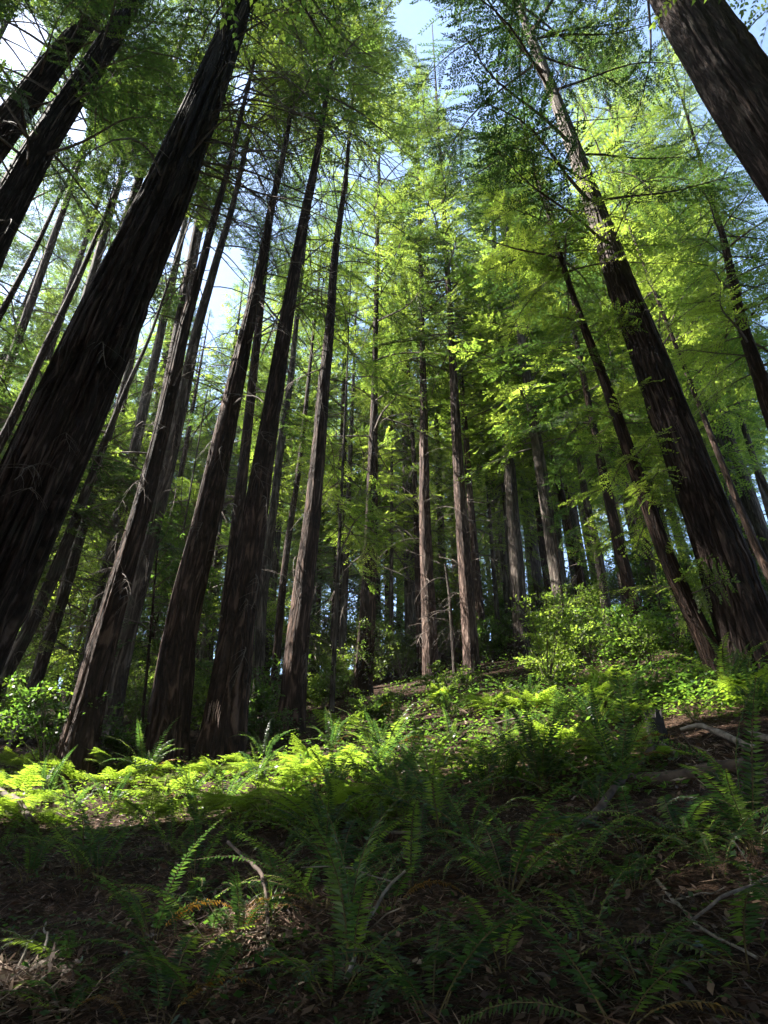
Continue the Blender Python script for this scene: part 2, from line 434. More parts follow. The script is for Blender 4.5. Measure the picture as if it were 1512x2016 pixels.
def dead_branch_mesh(seed, L=2.2, twigs=7, droop=0.55, th=0.016):
    r = np.random.default_rng(seed); b = Bag()
    s = np.linspace(0, 1, 9)
    P = np.stack([L*s*(1-0.25*s*droop), 0.10*L*np.sin(s*3+r.uniform(0, 6))*s, L*(0.14*s-droop*s**2.1)], 1)
    P += np.cumsum(r.normal(0, 0.012*L, P.shape), 0)*s[:, None]
    v, f = tube(P, th*(1-0.75*s)+0.002, 4); b.add(v, f)
    for k in range(twigs):
        x = r.uniform(0.3, 0.97); p = np.array([np.interp(x, s, P[:, i]) for i in range(3)])
        a = r.choice([-1, 1])*r.uniform(0.4, 1.1); l = L*r.uniform(0.12, 0.34)
        d = np.array([math.cos(a), math.sin(a), -0.25-0.8*droop*x]); d /= np.linalg.norm(d)
        u = np.linspace(0, 1, 5)
        T = p+d*l*u[:, None]+np.array([0, 0, -0.35*l])*(u**2)[:, None]
        v, f = tube(T, 0.006*(1-0.7*u)+0.001, 3); b.add(v, f)
    return b.build('dead_branch', [M_TWIG])
DEAD = [dead_branch_mesh(i, L=random.uniform(1.6, 2.8), droop=random.uniform(0.15, 0.85), twigs=random.randint(4, 11)) for i in range(12)]
LANDMARKS = []                                # (name, px, py)

def build_tree(name, label, spec, Y, top, mat=None, fine=MED, crown=None, dead=None, group=None, segs=36, step=0.3, ridge=0.06, nr=14, seed=1,
               flare=0.12, cat='tree', leafm=None, baseY=None, extra=None, decl=None):
    """spec: (px, py, width px) seen in the photo from the foot upwards; Y metres ahead; top = height above the foot"""
    r = np.random.default_rng(seed*77+5)
    P = []; R = []
    for px, py, w in spec:
        p = at_y(px, py, Y); P.append(p)
    P = np.array(P)
    for i, (px, py, w) in enumerate(spec):
        _, _, dz = project(P[i][None]);
        j = min(i, len(spec)-2); dx = spec[j+1][0]-spec[j][0]; dy = spec[j+1][1]-spec[j][1]
        ca = F/math.sqrt(F*F+(px-W0/2)**2+(py-H0/2)**2)      # off-axis stretch of a wide view
        R.append(w*0.5*0.95*ca**0.9*abs(dy)/math.hypot(dx, dy)*dz[0]/F)
    R = np.array(R)
    if len(spec) > 3:                         # iron out reading errors in the widths
        R[1:-1] = 0.5*R[1:-1]+0.25*(R[:-2]+R[2:])
    d0 = P[0]-P[1]; d0 /= np.linalg.norm(d0)
    g = ground(P[0][0], P[0][1]); e = (P[0][2]-g)
    if e > 0:
        q = P[0]+d0*(e/max(-d0[2], 0.3)); q[2] = ground(q[0], q[1])-0.25
        P = np.concatenate([[q], P]); R = np.concatenate([[R[0]*1.04], R])
    else:                                     # foot reading lies below the ground sheet: keep the line, cut at the ground
        P[0][2] = min(P[0][2], g-0.25)
    foot = P[0].copy(); foot[2] = ground(foot[0], foot[1])
    k = min(3, len(P)-1)
    d1 = P[-1]-P[-1-k]; d1 /= np.linalg.norm(d1)
    d1 = d1*0.6+np.array([0, 0, 0.4]); d1 /= np.linalg.norm(d1)
    rem = top-(P[-1][2]-foot[2])
    if rem > 1:
        for t in (0.35, 0.7, 1.0):
            P = np.concatenate([P, [P[len(P)-1 if t == 0.35 else base_i]+d1*rem*t if False else (P0 := P[len(spec)-1+(e > 0)])+d1*rem*t]])
            R = np.concatenate([R, [max(0.02, R[len(spec)-1+(e > 0)]*(1-0.93*t))]])
    root = thing(name, label, cat, foot, group)
    me, Q, q = trunk_mesh(P, R, segs, step, ridge, nr, seed, flare, mat or M_BARK, foot)
    obj('trunk', me, root)
    hz = Q[:, 2]-foot[2]
    def axis_at(h): return np.array([np.interp(h, hz, Q[:, i]) for i in range(3)]), float(np.interp(h, hz, q))
    if crown:
        b = Bag()
        h0, h1, n, Lm = crown['h0'], crown.get('h1', top), int(crown['n']*1.45), crown['L']*1.08
        for i in range(n):
            u = (i+r.uniform(0, 1))/n
            h = h0+(h1-h0)*u
            p, rr = axis_at(h)
            L = Lm*(1-0.82*u**crown.get('pow', 1.3))*r.uniform(0.65, 1.15)
            az = i*2.39996+r.normal(0, 0.4)
            if 'az' in crown and r.random() < crown.get('azp', 0.7): az = rad(crown['az'])+r.normal(0, 0.7)
            pit = rad(crown.get('pit0', -12)*(1-u)+crown.get('pit1', 18)*u)+r.normal(0, 0.16)
            place_branch(b, fine[i % len(fine)], p, az, pit, r.normal(0, 0.35), max(L, 0.5), r, mask=crown.get('mask', True), tintb=crown.get('tint', 0.5), keep=crown.get('keep', 0.95))
        for (h, azd, pitd, L) in crown.get('limbs', ()):
            p, rr = axis_at(h)
            place_branch(b, fine[int(h*7) % len(fine)], p, rad(azd), rad(pitd), r.normal(0, 0.3), L, r, mask=False, tintb=0.15)
        if b.n:
            V0 = b.V; b.V = [v-foot for v in V0]
            obj('crown', b.build('crown', [leafm or M_NEEDLE, M_TWIG]), root)
    if dead:
        h0, h1, n, sc = dead[0]*0.85, dead[1], int(dead[2]*1.6), dead[3]*1.2; azr = dead[4] if len(dead) > 4 else None
        for i in range(n):
            h = h0+(h1-h0)*(i+r.random())/n
            p, rr = axis_at(h)
            az = rad(azr+r.normal(0, 45)) if azr is not None else r.uniform(0, 2*PI)
            o = obj('dead_branch', DEAD[r.integers(len(DEAD))], root, p-foot)
            o.rotation_euler = (r.normal(0, 0.25), r.normal(0.0, 0.22), az); o.scale = (sc*r.uniform(0.7, 1.2),)*3
        for i in range(n//2):                  # short broken stubs lower down
            h = r.uniform(1.2, h0); p, rr = axis_at(h); az = r.uniform(0, 2*PI)
            o = obj('dead_branch', DEAD[r.integers(len(DEAD))], root, p-foot+np.array([math.cos(az), math.sin(az), 0])*rr*0.8)
            o.rotation_euler = (r.normal(0, 0.3), r.normal(0.0, 0.3), az); o.scale = (r.uniform(0.06, 0.28),)+(r.uniform(0.4, 0.9),)*2
    px, py, _ = project(foot[None])
    root['px'] = float(px[0]); root['py'] = float(py[0])
    return root, axis_at, foot

# points on trunks that the sun reaches
for row, x in ((1370, 846), (1300, 848), (1220, 844), (1130, 840), (1040, 838), (950, 836)):
    LITPTS.append((at_y(x, row, 24), 0.55))
for row, x in ((1350, 930), (1280, 926), (1200, 921), (1120, 915), (1040, 909), (950, 903)):
    LITPTS.append((at_y(x, row, 23.2), 0.55))
for row, x in ((480, 1190), (400, 1165), (320, 1140), (250, 1115), (180, 1090), (60, 1040)):
    LITPTS.append((at_y(x, row, 10.2), 0.55))
for row, x in ((1430, 415), (1400, 420)): LITPTS.append((at_y(x, row, 13.3), 0.3))
for row, x in ((1150, 375), (1130, 378)): LITPTS.append((at_y(x, row, 13.3), 0.22))
for row, x in ((1030, 605), (980, 612), (920, 622), (860, 628)): LITPTS.append((at_y(x, row, 15.5), 0.35))
for row, x in ((640, 150), (760, 75), (860, 15), (500, 230), (400, 290), (230, 370), (570, 195), (700, 110)): LITPTS.append((at_y(x, row, 8.0), 0.42))

for px_, py_, Y_ in ((620, 1180, 24), (500, 1250, 22), (280, 1150, 18), (330, 1280, 17.5), (690, 1270, 25), (240, 1290, 18), (390, 1200, 20)): LITPTS.append((at_y(px_, py_, Y_), 0.8))
TREES = []; LEFTS = []
def T(*a, **k):
    t = build_tree(*a, **k); TREES.append(t[0]); return t

# ------------------------------------------------------------------ the trees one can tell apart
T('redwood_tree', 'huge dark redwood trunk leaning in from the lower left corner', [(-85, 1300, 205), (115, 860, 170), (207, 650, 155), (321, 400, 113), (402, 200, 85), (479, 0, 58)], 8.0, 30,
  mat=M_BARKN, fine=FINE, crown=dict(h0=18.5, n=42, L=3.8, tint=0.35), dead=(12, 19, 26, 1.0, -10), segs=220, step=0.07, ridge=0.19, nr=52, seed=3, flare=0.15)
T('redwood_tree', 'topmost slanting trunk in the upper left corner against white sky', [(-220, 545, 120), (0, 265, 88), (100, 130, 72), (190, 20, 55)], 9.5, 30,
  mat=M_BARKN, fine=FINE, crown=dict(h0=10, n=70, L=3.6, tint=0.4), segs=150, step=0.1, ridge=0.13, nr=44, seed=4)
T('redwood_tree', 'dark slanting trunk between the huge left trunk and the topmost corner trunk', [(-120, 625, 118), (0, 437, 92), (72, 300, 80), (150, 180, 68), (205, 100, 60), (262, 0, 50)], 9.2, 29,
  mat=M_BARKN, fine=FINE, crown=dict(h0=7.5, n=92, L=3.4, tint=0.4), dead=(8, 14, 8, 0.8), segs=150, step=0.1, ridge=0.13, nr=44, seed=5)
T('redwood_tree', 'front trunk of the crossing twin redwoods right of the huge left trunk', [(143, 1530, 92), (182, 1345, 62), (224, 1190, 55), (288, 970, 38), (342, 750, 30), (360, 650, 25), (390, 550, 20), (422, 425, 16), (440, 370, 13)], 12.6, 33,
  crown=dict(h0=19.5, n=46, L=3.0, tint=0.7), dead=(9, 20, 20, 0.95), segs=96, step=0.12, ridge=0.11, nr=34, seed=6)
T('redwood_tree', 'slimmer rear trunk of the crossing twin redwoods on the left', [(212, 1500, 50), (228, 1345, 40), (267, 1190, 34), (320, 970, 29), (345, 860, 28), (367, 750, 25), (387, 650, 22), (430, 500, 17), (455, 420, 14)], 14.5, 33,
  mat=M_BARKG, crown=dict(h0=19, n=44, L=2.8, tint=0.6), dead=(9, 19, 14, 0.9), segs=44, seed=7, ridge=0.08)
T('redwood_tree', 'straight redwood with one small orange sunlit fleck on its trunk', [(326, 1480, 92), (345, 1300, 76), (364, 1190, 70), (402, 1050, 58), (432, 900, 46), (454, 800, 40), (475, 700, 35), (486, 650, 29), (497, 600, 26), (520, 500, 20), (535, 400, 16), (555, 325, 12)], 13.3, 34,
  crown=dict(h0=19.5, n=50, L=2.9, tint=0.8), dead=(9, 21, 18, 0.95), segs=96, step=0.12, ridge=0.11, nr=34, seed=8)
FLECKED = T('redwood_tree', 'redwood with pale painted sun fleck low on its left flank', [(436, 1480, 96), (460, 1300, 80), (475, 1190, 64), (499, 1050, 52), (519, 900, 43), (545, 750, 35), (560, 650, 30), (586, 500, 25), (605, 400, 20), (626, 300, 15)], 13.3, 35,
  crown=dict(h0=20.5, n=56, L=3.1, tint=0.85), dead=(11, 22, 22, 1.0), segs=96, step=0.12, ridge=0.11, nr=34, seed=9)
T('redwood_tree', 'thin grey trunk hugging the right side of the pale fleck redwood', [(508, 1345, 24), (515, 1190, 20), (533, 1050, 18), (550, 900, 16), (572, 750, 13), (582, 650, 10)], 19.5, 30,
  mat=M_BARKG, crown=dict(h0=15, n=40, L=2.6, tint=0.6), dead=(8, 14, 6, 0.8), segs=28, seed=10)
T('redwood_tree', 'slender redwood right of the pale fleck trunk with lit stripe halfway up', [(572, 1470, 58), (581, 1300, 50), (593, 1190, 46), (611, 1050, 36), (626, 900, 28), (638, 750, 25), (649, 650, 21), (659, 500, 16), (674, 400, 12), (680, 360, 10)], 15.5, 34,
  crown=dict(h0=21, n=46, L=2.9, tint=0.75), dead=(9, 22, 26, 1.0), segs=48, step=0.2, ridge=0.09, nr=20, seed=11)
T('redwood_tree', 'thin shaded trunk just left of the slender lit stripe redwood', [(540, 1345, 20), (552, 1200, 16), (565, 1075, 14), (588, 930, 11), (600, 820, 9)], 23, 28,
  crown=dict(h0=13, n=34, L=2.6, tint=0.6), segs=24, seed=12)
T('redwood_tree', 'shaded redwood with ragged dead twigs left of the sunlit centre trunks', [(714, 1360, 40), (722, 1250, 34), (728, 1100, 30), (733, 960, 23), (735, 860, 18), (737, 780, 13)], 23, 40,
  crown=dict(h0=9, n=78, L=3.6, tint=0.75, pow=3, keep=0.75), dead=(3, 11, 16, 0.9), segs=40, ridge=0.09, seed=13)
T('redwood_tree', 'very thin pale grey trunk in the gap left of the ragged twig redwood', [(671, 1345, 18), (680, 1130, 14), (690, 880, 9), (694, 800, 7)], 27, 27,
  mat=M_BARKG, crown=dict(h0=13, n=34, L=2.4, tint=0.6), segs=24, seed=14)
T('redwood_tree', 'sunlit straight redwood, the left one of the bright pair in the clearing', [(850, 1378, 38), (846, 1250, 31), (840, 1120, 27), (836, 1000, 23), (835, 900, 19), (834, 800, 15), (832, 690, 12)], 24, 40,
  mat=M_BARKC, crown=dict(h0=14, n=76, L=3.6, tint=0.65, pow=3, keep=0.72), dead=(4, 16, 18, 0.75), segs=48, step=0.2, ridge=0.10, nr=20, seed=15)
T('redwood_tree', 'thin dark trunk just behind the left sunlit clearing redwood', [(828, 1345, 16), (822, 1100, 14), (815, 900, 10), (805, 760, 6)], 26, 28,
  crown=dict(h0=12, n=30, L=2.4, tint=0.5), dead=(3, 9, 6, 0.7), segs=24, seed=16)
T('redwood_tree', 'thickest sunlit redwood of the clearing with barred twig shadows on its bark', [(932, 1365, 39), (930, 1325, 33), (918, 1150, 29), (907, 1000, 26), (898, 850, 20), (891, 700, 15)], 23.2, 41,
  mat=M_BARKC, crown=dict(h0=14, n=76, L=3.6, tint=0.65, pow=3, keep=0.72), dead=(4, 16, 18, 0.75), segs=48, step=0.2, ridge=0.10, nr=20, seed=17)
T('redwood_tree', 'half lit trunk standing against the right side of the thickest sunlit redwood', [(957, 1345, 22), (950, 1250, 19), (940, 1150, 18), (925, 975, 14), (915, 830, 11)], 25.5, 30,
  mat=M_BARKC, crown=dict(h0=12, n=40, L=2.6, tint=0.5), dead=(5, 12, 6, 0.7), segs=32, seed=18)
T('redwood_tree', 'pale trunk right of the sunlit pair, leftmost of the rear hillside row', [(1040, 1190, 16), (1000, 1120, 12), (975, 1000, 10), (962, 900, 8)], 33, 27,
  mat=M_BARKG, crown=dict(h0=10, n=36, L=2.6, tint=0.5), segs=24, seed=19)
T('redwood_tree', 'tall grey trunk on the rear hillside, second of the row', [(1066, 1220, 18), (1057, 1150, 15), (1043, 1050, 14), (1017, 900, 12), (998, 750, 9)], 32, 31,
  mat=M_BARKG, crown=dict(h0=15, n=34, L=2.4, tint=0.6), segs=28, seed=20)
T('redwood_tree', 'tall brown trunk on the rear hillside beside the second grey one', [(1088, 1235, 20), (1075, 1125, 17), (1060, 1000, 15), (1040, 850, 12), (1026, 750, 9)], 30, 40,
  crown=dict(h0=15, n=80, L=3.6, tint=0.6, pow=2.6), segs=28, seed=21)
T('redwood_tree', 'grey trunk on the rear hillside with a pale upper half', [(1114, 1240, 19), (1108, 1150, 16), (1095, 1000, 14), (1078, 900, 12), (1053, 725, 9)], 31, 40,
  mat=M_BARKG, crown=dict(h0=16, n=80, L=3.6, tint=0.65, pow=2.6), segs=28, seed=22)
T('redwood_tree', 'stout shaded trunk rising from the dark thicket on the rear hillside', [(1158, 1240, 24), (1146, 1150, 20), (1135, 1100, 18), (1110, 1000, 15), (1090, 900, 12)], 27, 29,
  crown=dict(h0=9, n=40, L=2.8, tint=0.45), segs=32, seed=23)
T('redwood_tree', 'trunk with a broom of pale dead twigs above the leafy right bush', [(1200, 1250, 24), (1188, 1150, 20), (1172, 1060, 18), (1151, 975, 16), (1140, 900, 13)], 24, 28,
  mat=M_BARKG, crown=dict(h0=11, n=40, L=2.6, tint=0.6), dead=(3.5, 6, 10, 0.7), segs=32, seed=24)
T('redwood_tree', 'dark trunk with low dark boughs left of the ivy clad leaning trunk', [(1262, 1240, 34), (1230, 1125, 28), (1203, 1000, 22), (1181, 900, 18), (1160, 800, 14), (1140, 700, 11)], 18.5, 27,
  crown=dict(h0=6.5, n=62, L=2.7, tint=0.12, limbs=[(9, 150, -5, 3.2), (11, 170, 5, 3.4), (13, 200, 8, 3.6)]), dead=(4, 8, 5, 0.8), segs=40, seed=25)
iv, iv_axis, iv_foot = T('redwood_tree', 'dark leaning trunk wrapped in bright leafy shoots left of the big right trunk', [(1428, 1338, 56), (1413, 1300, 47), (1355, 1200, 42), (1311, 1100, 38), (1278, 1000, 34), (1232, 875, 28), (1208, 800, 24), (1183, 725, 21), (1150, 650, 18), (1120, 560, 14)], 10.4, 14.5,
  crown=dict(h0=8.5, n=34, L=2.2, tint=0.8), segs=48, step=0.2, ridge=0.10, nr=20, seed=26, leafm=M_BRIGHT)
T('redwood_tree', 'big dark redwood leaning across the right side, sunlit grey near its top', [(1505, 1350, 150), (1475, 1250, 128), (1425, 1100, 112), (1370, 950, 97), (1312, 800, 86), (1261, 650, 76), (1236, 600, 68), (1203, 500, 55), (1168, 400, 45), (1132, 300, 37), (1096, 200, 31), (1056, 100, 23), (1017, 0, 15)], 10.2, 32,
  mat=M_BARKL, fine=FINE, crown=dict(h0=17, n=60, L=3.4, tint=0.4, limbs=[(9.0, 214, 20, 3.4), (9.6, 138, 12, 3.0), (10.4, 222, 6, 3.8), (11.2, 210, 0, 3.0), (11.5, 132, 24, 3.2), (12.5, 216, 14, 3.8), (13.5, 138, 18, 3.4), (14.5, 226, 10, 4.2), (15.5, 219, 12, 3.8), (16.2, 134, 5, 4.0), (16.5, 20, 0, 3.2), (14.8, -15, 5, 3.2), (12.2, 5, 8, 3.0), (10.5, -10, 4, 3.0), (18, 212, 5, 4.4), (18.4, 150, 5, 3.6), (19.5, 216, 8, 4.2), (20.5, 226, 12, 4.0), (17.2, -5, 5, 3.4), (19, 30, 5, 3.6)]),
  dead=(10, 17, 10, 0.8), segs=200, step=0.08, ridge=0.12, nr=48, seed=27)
T('redwood_tree', 'massive double trunk filling the upper right corner', [(1760, 600, 255), (1548, 300, 215), (1440, 150, 186), (1343, 0, 160)], 7.6, 27,
  mat=M_BARKN, fine=FINE, crown=dict(h0=16, n=40, L=3.2, tint=0.4), segs=200, step=0.08, ridge=0.12, nr=56, seed=28, flare=0.2)
T('redwood_tree', 'dark leafy trunk at the right edge below the massive double trunk', [(1640, 1080, 58), (1540, 880, 42), (1490, 720, 33), (1462, 650, 28), (1430, 490, 15), (1405, 400, 11)], 12.5, 22,
  crown=dict(h0=6, n=80, L=2.5, tint=0.55), segs=40, seed=29, ridge=0.09, leafm=M_BRIGHT)
T('redwood_tree', 'pale slanting trunk right of the big leaning trunk', [(1530, 1110, 22), (1512, 1080, 20), (1478, 1010, 17), (1435, 920, 14), (1400, 830, 12), (1363, 700, 9)], 22, 37,
  mat=M_BARKG, crown=dict(h0=12, n=80, L=3.4, tint=0.7, pow=2.6), segs=28, seed=30)
T('redwood_tree', 'thin grey trunk at the right edge beside the pale slanting one', [(1540, 1010, 17), (1500, 950, 15), (1460, 830, 13), (1425, 700, 10)], 24, 37,
  mat=M_BARKG, crown=dict(h0=9, n=80, L=3.4, tint=0.6, pow=2.6), segs=28, seed=31)
T('redwood_tree', 'brown trunk at the right edge beneath the pale slanting one', [(1560, 1220, 30), (1512, 1130, 24), (1480, 1060, 20), (1440, 960, 15)], 16.5, 22,
  crown=dict(h0=8, n=44, L=2.4, tint=0.75), segs=28, seed=32, leafm=M_BRIGHT)
T('redwood_tree', 'slanting trunk just right of the huge left trunk, in dappled shade', [(25, 1300, 36), (78, 1200, 33), (120, 1100, 27), (157, 1000, 23), (205, 875, 15), (250, 760, 11), (290, 680, 8)], 15.5, 26,
  mat=M_BARKG, crown=dict(h0=8, n=66, L=2.6, tint=0.5), dead=(4, 12, 12, 0.8), segs=36, seed=33)
T('redwood_tree', 'shorter slanting trunk between the dappled trunk and the twin redwoods', [(100, 1250, 30), (132, 1150, 26), (160, 1050, 21), (190, 950, 16)], 18.5, 25,
  mat=M_BARKG, crown=dict(h0=6, n=60, L=2.6, tint=0.5), dead=(3, 9, 8, 0.8), segs=32, seed=34)
T('redwood_tree', 'leafy slanting trunk at the left edge above the huge left trunk', [(-60, 980, 28), (15, 850, 23), (100, 660, 19), (150, 560, 14)], 13.5, 24,
  crown=dict(h0=5, n=110, L=3.0, tint=0.4), segs=36, seed=35)
T('redwood_tree', 'thin leafy trunk at the left edge under the dark slanting trunk', [(-70, 750, 22), (0, 620, 18), (60, 510, 14)], 14.5, 24,
  crown=dict(h0=5, n=100, L=3.0, tint=0.4), segs=28, seed=36)
sap, sap_axis, sap_foot = T('sapling_tree', 'thin pale dead sapling between the two sunlit clearing redwoods', [(898, 1370, 10), (894, 1300, 9), (888, 1220, 8), (884, 1150, 6), (876, 1110, 4)], 23.5, 4.2,
  mat=M_BARKG, dead=(1.8, 4.0, 14, 0.55), segs=12, step=0.25, ridge=0.03, seed=37, flare=0.1)
T('understory_tree', 'slim dark stemmed understory tree between the twin and orange flecked redwoods', [(282, 1400, 7), (292, 1290, 7), (303, 1180, 5), (306, 1110, 4)], 14.8, 6.2,
  fine=LEAFY, crown=dict(h0=2.0, n=26, L=1.5, tint=0.25, pow=2.5), segs=10, seed=38, flare=0.1, ridge=0.02, leafm=M_BROAD)
T('understory_tree', 'thin bare stemmed young tree standing on the right slope above the ferns', [(1128, 1390, 6), (1118, 1300, 5), (1112, 1220, 4)], 16.5, 4.6,
  fine=LEAFY, crown=dict(h0=1.8, n=20, L=1.1, tint=0.45, pow=2.5), segs=10, seed=39, flare=0.1, ridge=0.02, leafm=M_BROAD)
# bright young trees whose foliage fills the middle of the view
for k, (px, py, Y, top, n, L, h0, lab) in enumerate([
        (655, 1330, 20, 18, 70, 2.6, 4.5, 'bright yellow green tree behind the slender lit stripe redwood'),
        (770, 1320, 27, 22, 80, 3.0, 5, 'bright leafy tree behind the sunlit centre trunks'),
        (985, 1290, 29, 22, 70, 2.8, 4, 'feathery green tree behind the right side of the sunlit pair'),
        (1300, 1200, 19, 13, 48, 2.2, 2.5, 'bright leafy tree behind the big leaning right trunk'),
        (390, 1330, 22, 17, 60, 2.6, 4, 'shaded green tree seen between the orange fleck and pale fleck redwoods'),
        (60, 1380, 19, 16, 70, 2.6, 2.5, 'bright bushy tree behind the huge left trunk'),
        (1420, 1130, 20, 20, 70, 2.7, 4, 'yellow green tree at the right edge behind the pale slanting trunk'),
        (300, 1380, 18.5, 11, 60, 2.0, 1.5, 'leafy green young tree between the twin and orange flecked redwoods'),
        (500, 1330, 25, 15, 60, 2.4, 2.5, 'young tree glimpsed between the pale fleck and slender redwoods'),
        (150, 1330, 23, 14, 60, 2.5, 2, 'bushy young tree behind the shorter slanting trunk at left')]):
    g = at_y(px, py, Y); x = g[0]; gz = ground(x, Y)
    a = np.array([x, Y, gz]); b2 = a+[0.1, 0, top*0.6]
    (p1, p2), (q1, q2), _ = project(np.array([a, b2]))
    T('young_tree', lab, [(p1, q1, 12), (p2, q2, 4)], Y, top, fine=MED if k < 6 else LEAFY, crown=dict(h0=h0, n=n, L=L, tint=0.7 if k != 7 else 0.2, pow=1.8), segs=16, seed=50+k, flare=0.15,
      leafm=M_BRIGHT, mat=M_BARKG)

for k, (x, Y, top, h0, lab) in enumerate([(-6.6, 17.6, 29, 6, 'densely leafed dark redwood behind the twin redwoods'), (-9.3, 16.4, 30, 6, 'densely leafed dark redwood behind the dappled slanting trunk'),
        (-11.8, 17.5, 31, 5, 'dense dark redwood closing the left edge behind the leafy slanting trunk'), (-8.2, 19.6, 30, 5, 'dense redwood in the second row behind the twin redwoods'),
        (-12.6, 20.4, 31, 5, 'dense redwood in the second row at the left edge'), (-13.6, 15.2, 30, 6, 'outermost dense dark redwood at the left edge'),
        (-10.4, 13.2, 35, 13, 'tall redwood whose crown fills the sky between the corner trunks'), (-12.9, 12.4, 35, 12, 'tall redwood whose crown closes the upper left corner'), (-8.3, 14.6, 35, 14, 'tall redwood with its crown above the dappled slanting trunk'),
        (-11.2, 9.8, 33, 14, 'tall redwood just behind the topmost corner trunk'),
        (-15.2, 21.2, 33, 7, 'far dense redwood filling the sky at the left edge'), (-17.2, 20.4, 33, 7, 'farther dense redwood beside the one filling the left edge sky'), (-19.5, 30.0, 36, 8, 'farthest dense redwood at the left edge')]):
    a = np.array([x, Y, float(ground(x, Y))]); b2 = a+[0.1*k-0.2, 0, top*0.6]
    (p1, p2), (q1, q2), dz = project(np.array([a, b2]))
    T('redwood_tree', lab, [(p1, q1, 0.5*F/dz[0]), (p2, q2, 0.3*F/dz[1])], Y, top, crown=dict(h0=h0, n=88, L=3.0, tint=0.4 if k < 10 else 0.6, pow=1.9, pit0=-18, mask='sky' if k > 9 else True), dead=(2, 6, 5, 0.7), segs=28, seed=120+k, mat=[M_BARK, M_BARKG][k % 2])
rl = np.random.default_rng(404)
for k in range(11):
    for _ in range(60):
        Y = rl.uniform(15, 29); x = rl.uniform(-0.62, -0.13)*Y
        (cpx,), (cpy,), _z = project(np.array([[x, Y, float(ground(x, Y))+5]]))
        if all(math.hypot(x-o.location.x, Y-o.location.y) > 2.3 for o in TREES) and abs(Y-(23.6+(x-2.3)*S[1]/S[0])) > 1.1: break
    a = np.array([x, Y, float(ground(x, Y))]); top = rl.uniform(20, 27); b2 = a+[rl.normal(0, 0.3), 0, top*0.6]; w0 = rl.uniform(0.3, 0.5)
    (p1, p2), (q1, q2), dz = project(np.array([a, b2]))
    t = T('redwood_tree', 'x', [(p1, q1, w0*F/dz[0]), (p2, q2, w0*0.6*F/dz[1])], Y, top, crown=dict(h0=[3.5, 6, 9][k % 3], n=62, L=2.7, tint=0.45+0.2*(k % 2), pow=1.6), dead=(2, 7, 6, 0.7), segs=28, seed=80+k,
      leafm=[M_NEEDLE, M_BRIGHT][k % 3 == 1], mat=[M_BARK, M_BARKG][k % 2], group='trees of the wood behind')
    LEFTS.append(t[0])

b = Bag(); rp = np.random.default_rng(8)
for k in range(11):                            # pale strips painting a sun fleck low on one flank
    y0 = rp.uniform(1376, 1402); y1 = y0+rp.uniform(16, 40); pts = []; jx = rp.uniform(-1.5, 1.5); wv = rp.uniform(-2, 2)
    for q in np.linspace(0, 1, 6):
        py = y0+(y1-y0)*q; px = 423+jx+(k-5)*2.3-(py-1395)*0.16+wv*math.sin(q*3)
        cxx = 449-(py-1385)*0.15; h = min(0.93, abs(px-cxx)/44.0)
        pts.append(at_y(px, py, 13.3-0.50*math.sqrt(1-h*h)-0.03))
    v, f = tube(np.array(pts), np.array([0.003, 0.008, 0.011, 0.010, 0.007, 0.002]), 5); b.add(v-FLECKED[2], f)
obj('painted_fleck', b.build('painted_fleck', [M_STRIP]), FLECKED[0])

# shoots on the ivy clad trunk
b = Bag(); r = np.random.default_rng(5)
for i in range(120):
    h = r.uniform(0.8, 12)
    p, rr = iv_axis(h)
    if r.random() < 0.25+0.75*min(1, max(0, (h-2.0)/3)):
        place_branch(b, LEAFY[i % 4], p, r.uniform(0, 2*PI), r.normal(0, 0.3), r.normal(0, 0.4), r.uniform(0.5, 1.25), r, tintb=0.6)
b.V = [v-iv_foot for v in b.V]
obj('leafy_shoots', b.build('leafy_shoots', [M_BRIGHT, M_TWIG]), iv)

# ------------------------------------------------------------------ trees added just outside the frame so their crowns shade the foreground
for k, (x, y, top, h0, n, L, lab) in enumerate([
        (-9.5, 7.3, 27, 7, 90, 3.8, 'shade redwood added unseen to the left of the viewer'),
        (-13, 8.4, 30, 8, 100, 4.0, 'shade redwood uphill on the left beyond the frame'),
        (-15, 3.6, 32, 11, 80, 4.0, 'tall shade redwood farther out on the left'),
        (-12, 2.0, 28, 8, 70, 3.8, 'shade redwood left of and level with the viewer'),
        (-6.5, 1.8, 24, 7, 70, 3.4, 'nearest shade redwood left of the viewer'),
        (-19, 8.5, 34, 12, 80, 4.2, 'outermost tall shade redwood on the left'),
        (-8.6, 3.1, 28, 6, 100, 4.2, 'dense shade redwood just outside the left edge of the view'),
        (-10.5, 4.2, 33, 14, 90, 4.6, 'tall high crowned shade redwood outside the left edge of the view'),
        (-17.5, 1.6, 33, 11, 80, 4.0, 'outermost shade redwood on the left behind the viewer')]):
    n = int(n*1.6); a = np.array([x, y, float(ground(x, y))]); r = np.random.default_rng(900+k)
    root = thing('redwood_tree', lab, 'tree', a)
    P = np.array([a-[0, 0, 0.3], a+[0, 0, top*0.5], a+[0.2, 0.1, top]])
    me, Q, q = trunk_mesh(P, [0.5, 0.33, 0.03], 32, 0.3, 0.08, 16, 200+k, 0.4, M_BARK, a)
    obj('trunk', me, root); b = Bag()
    for i in range(n):
        u = (i+r.random())/n
        place_branch(b, LONG[i % 4], np.array([x, y, a[2]+h0+(top-h0)*u]), i*2.4+r.normal(0, 0.4), rad(-10*(1-u)+15*u)+r.normal(0, 0.15), r.normal(0, 0.3), L*(1-0.8*u**1.6)*r.uniform(0.7, 1.15), r, tintb=0.4)
    b.V = [v-a for v in b.V]
    obj('crown', b.build('crown', [M_NEEDLE, M_TWIG]), root)

